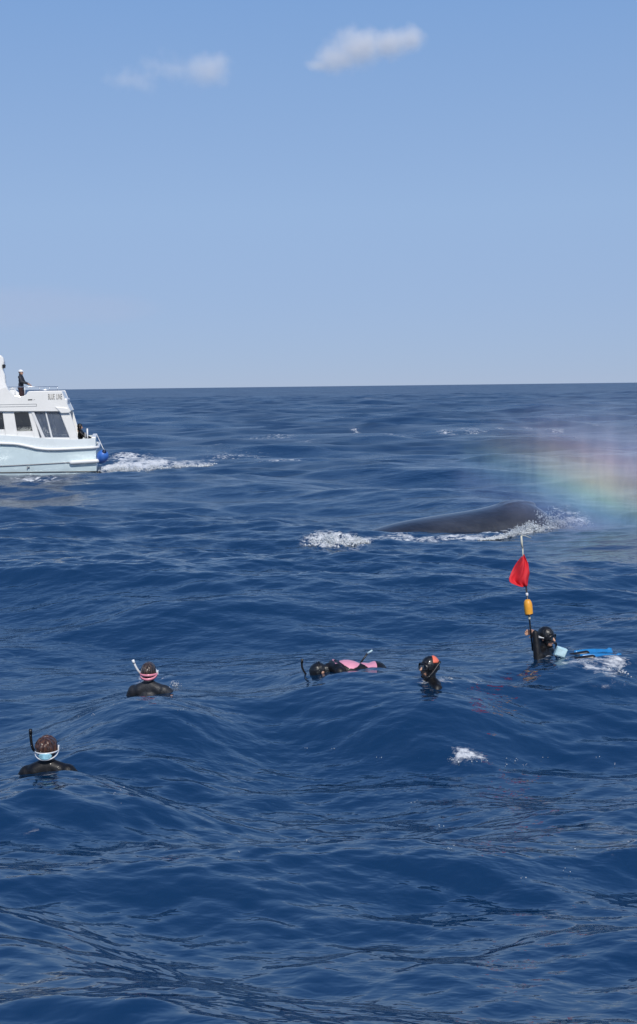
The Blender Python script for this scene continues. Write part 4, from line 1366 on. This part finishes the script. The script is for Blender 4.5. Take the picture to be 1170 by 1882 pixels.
# ------------------------------------------------------------------ splashes: froth and drops
def froth_mat():
    m = bpy.data.materials.new('froth'); m.use_nodes = True
    N, L = m.node_tree.nodes, m.node_tree.links
    b = N['Principled BSDF']
    b.inputs['Base Color'].default_value = (0.80, 0.83, 0.85, 1); b.inputs['Roughness'].default_value = 0.6
    tr = N.new('ShaderNodeBsdfTranslucent'); tr.inputs['Color'].default_value = (0.75, 0.82, 0.86, 1)
    mx = N.new('ShaderNodeMixShader'); mx.inputs[0].default_value = 0.35
    L.new(b.outputs[0], mx.inputs[1]); L.new(tr.outputs[0], mx.inputs[2]); L.new(mx.outputs[0], N['Material Output'].inputs['Surface'])
    return m
M_froth = froth_mat()
OCT_V = np.array([(1, 0, 0), (-1, 0, 0), (0, 1, 0), (0, -1, 0), (0, 0, 1), (0, 0, -1)], dtype=np.float32)
OCT_F = np.array([(0, 2, 4), (2, 1, 4), (1, 3, 4), (3, 0, 4), (2, 0, 5), (1, 2, 5), (3, 1, 5), (0, 3, 5)], dtype=np.int32)
def drops(name, P, S, label, seed=1):
    r2 = np.random.default_rng(seed)
    P = np.asarray(P, dtype=np.float32); S = np.asarray(S, dtype=np.float32)
    n = len(P)
    jit = 1 + 0.45 * r2.standard_normal((n, 6, 3)).clip(-1.5, 1.5)
    co = P[:, None, :] + OCT_V[None] * S[:, None, None] * jit
    F_ = OCT_F[None] + (np.arange(n) * 6)[:, None, None]
    me = bpy.data.meshes.new(name)
    me.vertices.add(n * 6); me.vertices.foreach_set('co', co.astype(np.float32).ravel())
    me.loops.add(n * 24); me.loops.foreach_set('vertex_index', F_.astype(np.int32).ravel())
    me.polygons.add(n * 8); me.polygons.foreach_set('loop_start', (np.arange(n * 8) * 3).astype(np.int32))
    me.update(calc_edges=True)
    o = link_mesh(name, me, M_froth, None, True)
    tag(o, label, 'splash', kind='stuff')
    return o
def splash(name, label, path, n, s0, s1, depth, seed, dist=None, fall=1.6):
    "path: (px, py of the water line, height px, spread in depth m); froth densest at the water line"
    r2 = np.random.default_rng(seed)
    seg = []
    for (px, py, hp, sp) in path:
        p = on_sea(px, py) if dist is None else at_dist(px, py, dist)
        seg.append((p, hp * p.y / F_PX, sp))
    P, S = [], []
    clumps = [(r2.random() * (len(seg) - 1), r2.random() ** fall, r2.normal()) for _ in range(max(6, n // 70))]
    for i in range(n):
        c = clumps[int(r2.random() * len(clumps))]
        t = min(max(c[0] + 0.14 * r2.normal(), 0), len(seg) - 1.001)
        k = int(t); f = t - k
        b = seg[k][0].lerp(seg[k + 1][0], f)
        h = seg[k][1] * (1 - f) + seg[k + 1][1] * f
        sp = seg[k][2] * (1 - f) + seg[k + 1][2] * f
        u = abs(c[1] * r2.random() ** 0.6 + 0.05 * r2.normal())
        size = s0 + (s1 - s0) * r2.random() ** 2.5 * (1.1 - min(1, u))
        P.append((b.x + 0.03 * r2.normal(), b.y + depth + sp * (0.6 * c[2] + 0.5 * r2.normal()), b.z - 0.02 + h * u))
        S.append(size)
    return drops(name, P, S, label, seed)
splash('splash', 'low white splash of broken water behind the tapering end of the whale', [(566, 997, 16, 0.18), (590, 999, 26, 0.25), (620, 1000, 25, 0.25), (648, 998, 17, 0.2), (672, 995, 5, 0.08)], 3400, 0.007, 0.036, 0.0, 21)
splash('splash', 'white water pushed up round the head of the whale', [(880, 989, 3, 0.03), (910, 987, 6, 0.05), (938, 983, 12, 0.08), (962, 979, 32, 0.12), (985, 976, 50, 0.2), (1010, 972, 42, 0.3), (1042, 968, 14, 0.25)], 6000, 0.006, 0.030, -0.15, 22)
splash('splash', 'thin white water trickling along the whale flank at the water line', [(682, 994, 3, 0.03), (740, 993, 3.5, 0.03), (800, 991, 3, 0.03), (850, 990, 5, 0.04), (880, 988, 4, 0.04)], 600, 0.005, 0.020, 0.0, 23)
splash('spray', 'fine drops thrown up in front of the whale under the misty blow', [(1030, 966, 20, 0.3), (1060, 966, 34, 0.4), (1085, 965, 22, 0.4)], 700, 0.004, 0.016, 0.3, 24, None, 0.7)
splash('wake_froth', 'churned white wake trailing from the motor boat stern', [(186, 868, 12, 0.3), (215, 867, 15, 0.5), (255, 864, 11, 0.7), (300, 860, 7, 0.7), (345, 857, 4, 0.6), (392, 854, 2, 0.4)], 2200, 0.010, 0.045, 0.0, 25)
splash('splash', 'small whitecap breaking on an open swell in front of the swimmers', [(812, 1391, 8, 0.05), (838, 1392, 14, 0.05), (862, 1394, 9, 0.05), (886, 1393, 6, 0.04)], 260, 0.002, 0.008, 0.0, 26)
splash('splash', 'white flecks churned up by the blue fins', [(1040, 1214, 5, 0.08), (1075, 1216, 7, 0.12), (1110, 1222, 8, 0.2), (1140, 1226, 6, 0.2)], 420, 0.003, 0.012, 0.0, 27)
splash('splash', 'white flecks beside the snorkeller with the pink strap', [(292, 1257, 9, 0.06), (308, 1258, 12, 0.08), (328, 1258, 6, 0.06)], 260, 0.003, 0.012, 0.0, 28)
splash('splash', 'drops and flecks round the snorkeller in the black hood with coral patch', [(762, 1247, 6, 0.06), (790, 1252, 4, 0.05), (814, 1247, 12, 0.06), (826, 1247, 6, 0.06)], 240, 0.003, 0.010, 0.0, 29)
r3 = np.random.default_rng(5)
P, S = [], []
for px, py in [(331, 1308), (760, 1477), (775, 1397), (964, 1617), (1045, 1603), (1062, 1567), (830, 1560), (822, 1562), (935, 1398), (950, 1399), (965, 1408), (930, 1409), (960, 1409), (1000, 1395),
               (1100, 1395), (1130, 1407), (115, 1377), (218, 1454), (208, 1462), (220, 1484), (443, 1572), (560, 1537), (808, 1513), (990, 1466), (985, 1462), (170, 1316), (148, 1318), (900, 1258), (884, 1255), (560, 1380), (610, 1378), (700, 1395)]:
    p = on_sea(px, py)
    for _ in range(int(r3.integers(1, 4))):
        P.append((p.x + 0.02 * r3.normal(), p.y + 0.02 * r3.normal(), p.z + 0.012 + abs(0.012 * r3.normal()))); S.append(0.0025 + 0.003 * r3.random())
drops('water_drops', P, S, 'bright stray water drops scattered over the near waves', 6)

# ------------------------------------------------------------------ the whale's blow: a drifting mist with a rainbow painted into its colour
def volume_nodes(name):
    m = bpy.data.materials.new(name); m.use_nodes = True
    N, L = m.node_tree.nodes, m.node_tree.links
    N.remove(N['Principled BSDF'])
    v = N.new('ShaderNodeVolumePrincipled')
    L.new(v.outputs[0], N['Material Output'].inputs['Volume'])
    tc = N.new('ShaderNodeTexCoord')
    return m, N, L, v, tc
def math_node(N, L, op, a, b=None):
    n = N.new('ShaderNodeMath'); n.operation = op
    for i, q in enumerate((a, b)):
        if q is None: continue
        if isinstance(q, (int, float)): n.inputs[i].default_value = q
        else: L.new(q, n.inputs[i])
    return n.outputs[0]
def lobes_field(N, L, tc, lobes, nscale, namp, warp=(1, 1, 1)):
    "soft union of ellipsoids (object space) broken by noise; about 0 at the rim, 1 inside"
    best = None
    for lb in lobes:
        c, r = lb[0], lb[1]
        amp = lb[2] if len(lb) > 2 else 1.0
        s = N.new('ShaderNodeVectorMath'); s.operation = 'SUBTRACT'; s.inputs[1].default_value = c
        L.new(tc.outputs['Object'], s.inputs[0])
        d = N.new('ShaderNodeVectorMath'); d.operation = 'DIVIDE'; d.inputs[1].default_value = r
        L.new(s.outputs[0], d.inputs[0])
        ln = N.new('ShaderNodeVectorMath'); ln.operation = 'LENGTH'
        L.new(d.outputs[0], ln.inputs[0])
        f = math_node(N, L, 'MULTIPLY', math_node(N, L, 'SUBTRACT', 1.0, ln.outputs['Value']), amp)
        best = f if best is None else math_node(N, L, 'MAXIMUM', best, f)
    mp = N.new('ShaderNodeMapping'); mp.inputs['Scale'].default_value = warp
    L.new(tc.outputs['Object'], mp.inputs[0])
    nz = N.new('ShaderNodeTexNoise'); nz.inputs['Scale'].default_value = nscale; nz.inputs['Detail'].default_value = 5; nz.inputs['Roughness'].default_value = 0.55
    L.new(mp.outputs[0], nz.inputs['Vector'])
    k = math_node(N, L, 'MULTIPLY', math_node(N, L, 'SUBTRACT', nz.outputs['Fac'], 0.5), namp)
    return math_node(N, L, 'ADD', best, k)
def ellipsoid_domain(name, c, h, m):
    bm = bmesh.new(); add_ellipsoid(bm, (0, 0, 0), h, None, 32, 18)
    o = from_bm(name, bm, m, None, True)
    o.location = c
    return o
mc = at_dist(1075, 868, WHALE_Y + 0.3)
px_m = F_PX / (WHALE_Y + 0.3)
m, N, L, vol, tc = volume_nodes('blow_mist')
# soft puffs: centre, radii, strength (metres, round the middle of the plume)
PUFFS = [((0.35, 0, -0.25), (0.85, 0.8, 0.70), 0.40), ((0.15, 0, 0.55), (1.5, 0.9, 1.0), 0.14), ((-2.3, 0, 0.05), (0.55, 0.6, 0.65), 0.085), ((0.05, 0, -1.35), (0.8, 0.6, 0.85), 0.28),
         ((2.1, 0, -0.35), (1.2, 0.8, 1.2), 0.26), ((-1.15, 0, -0.65), (0.55, 0.4, 0.40), 0.14), ((-0.9, 0, 0.2), (1.2, 0.8, 0.9), 0.08)]
tot = None
for c, r, a in PUFFS:
    s_ = N.new('ShaderNodeVectorMath'); s_.operation = 'SUBTRACT'; s_.inputs[1].default_value = c
    L.new(tc.outputs['Object'], s_.inputs[0])
    d_ = N.new('ShaderNodeVectorMath'); d_.operation = 'DIVIDE'; d_.inputs[1].default_value = r
    L.new(s_.outputs[0], d_.inputs[0])
    q_ = N.new('ShaderNodeVectorMath'); q_.operation = 'DOT_PRODUCT'
    L.new(d_.outputs[0], q_.inputs[0]); L.new(d_.outputs[0], q_.inputs[1])
    g_ = math_node(N, L, 'MULTIPLY', math_node(N, L, 'EXPONENT', math_node(N, L, 'MULTIPLY', q_.outputs['Value'], -1.0)), a)
    tot = g_ if tot is None else math_node(N, L, 'ADD', tot, g_)
mp = N.new('ShaderNodeMapping'); mp.inputs['Scale'].default_value = (2.4, 1.0, 0.5); mp.inputs['Rotation'].default_value = (0, 0.15, 0)
L.new(tc.outputs['Object'], mp.inputs[0])
nz = N.new('ShaderNodeTexNoise'); nz.inputs['Scale'].default_value = 1.15; nz.inputs['Detail'].default_value = 6; nz.inputs['Roughness'].default_value = 0.68; nz.inputs['Distortion'].default_value = 0.5
L.new(mp.outputs[0], nz.inputs['Vector'])
wisp = N.new('ShaderNodeMapRange'); wisp.inputs['From Min'].default_value = 0.32; wisp.inputs['From Max'].default_value = 0.68
wisp.inputs['To Min'].default_value = 0.35; wisp.inputs['To Max'].default_value = 1.65
L.new(nz.outputs['Fac'], wisp.inputs['Value'])
dens = math_node(N, L, 'MAXIMUM', math_node(N, L, 'SUBTRACT', math_node(N, L, 'MULTIPLY', tot, wisp.outputs[0]), 0.006), 0.0)
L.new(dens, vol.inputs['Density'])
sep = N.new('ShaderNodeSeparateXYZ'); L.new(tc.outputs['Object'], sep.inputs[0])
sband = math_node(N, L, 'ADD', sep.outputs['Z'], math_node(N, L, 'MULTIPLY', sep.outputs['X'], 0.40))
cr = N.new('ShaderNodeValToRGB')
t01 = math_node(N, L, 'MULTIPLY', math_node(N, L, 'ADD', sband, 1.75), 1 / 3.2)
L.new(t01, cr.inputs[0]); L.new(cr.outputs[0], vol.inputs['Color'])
RB = [(0.02, (0.66, 0.69, 1.0)), (0.18, (0.60, 0.70, 1.0)), (0.30, (0.58, 0.88, 1.0)), (0.40, (0.74, 1.0, 0.80)), (0.50, (1.0, 0.98, 0.72)), (0.60, (1.0, 0.86, 0.70)), (0.70, (1.0, 0.80, 0.80)), (0.84, (0.90, 0.86, 1.0)), (1.0, (0.84, 0.88, 1.0))]  # rainbow light painted as fixed colour bands across the mist
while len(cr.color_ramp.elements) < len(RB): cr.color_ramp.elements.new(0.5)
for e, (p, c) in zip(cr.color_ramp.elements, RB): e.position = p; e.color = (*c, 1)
vol.inputs['Anisotropy'].default_value = -0.4
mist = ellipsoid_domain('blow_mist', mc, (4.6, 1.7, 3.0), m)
tag(mist, 'soft drifting whale blow mist with a faint rainbow tinted into it', 'mist', kind='stuff')

# ------------------------------------------------------------------ clouds, far off
def cloud(name, label, px, py, dist, half_px, lobes, dens, col, nscale, namp, thr=(0.0, 0.55), group=None):
    k = dist / F_PX
    c = at_dist(px, py, dist)
    h = (half_px[0] * k, half_px[1] * k * 1.4, half_px[1] * k)
    m, N, L, vol, tc = volume_nodes(name + '_vapour')
    lob = [((q[0] * k, 0, q[1] * k), (q[2] * k, q[2] * k * 0.8, q[3] * k), q[4] if len(q) > 4 else 1.0) for q in lobes]
    f = lobes_field(N, L, tc, lob, nscale / (half_px[0] * k), namp)
    mr = N.new('ShaderNodeMapRange'); mr.interpolation_type = 'SMOOTHSTEP'
    mr.inputs['From Min'].default_value = thr[0]; mr.inputs['From Max'].default_value = thr[1]
    mr.inputs['To Max'].default_value = dens
    L.new(f, mr.inputs['Value']); L.new(mr.outputs[0], vol.inputs['Density'])
    vol.inputs['Color'].default_value = (*col, 1)
    vol.inputs['Anisotropy'].default_value = -0.46
    o = ellipsoid_domain(name, c, h, m)
    tag(o, label, 'cloud', group)
    return o
CD = 5000.0
cloud('cloud', 'larger soft white puffy cloud high in the blue sky, alone', 668, 92, CD, (125, 66), [(-8, 6, 66, 42), (-48, -14, 54, 30), (46, 10, 56, 32), (80, 20, 42, 30), (-82, -26, 30, 14)], 0.0145, (1.0, 0.985, 0.985), 4.6, 1.05, (0.0, 1.0))
cloud('cloud', 'smaller ragged white cloud puff with a faint fading tail', 350, 128, CD, (175, 58), [(30, -2, 56, 36), (52, 12, 22, 28), (-30, 4, 80, 26, 0.42), (-100, -16, 70, 26, 0.40)], 0.0085, (1.0, 0.985, 0.985), 5.5, 1.05, (0.0, 1.05))
cloud('cloud_bank', 'faint grey mauve cloud bank low in the sky over the motor boat', 70, 560, 9000.0, (330, 75), [(-60, -5, 260, 50), (90, -10, 170, 36)], 0.00022, (0.70, 0.66, 0.72), 3.0, 0.6)
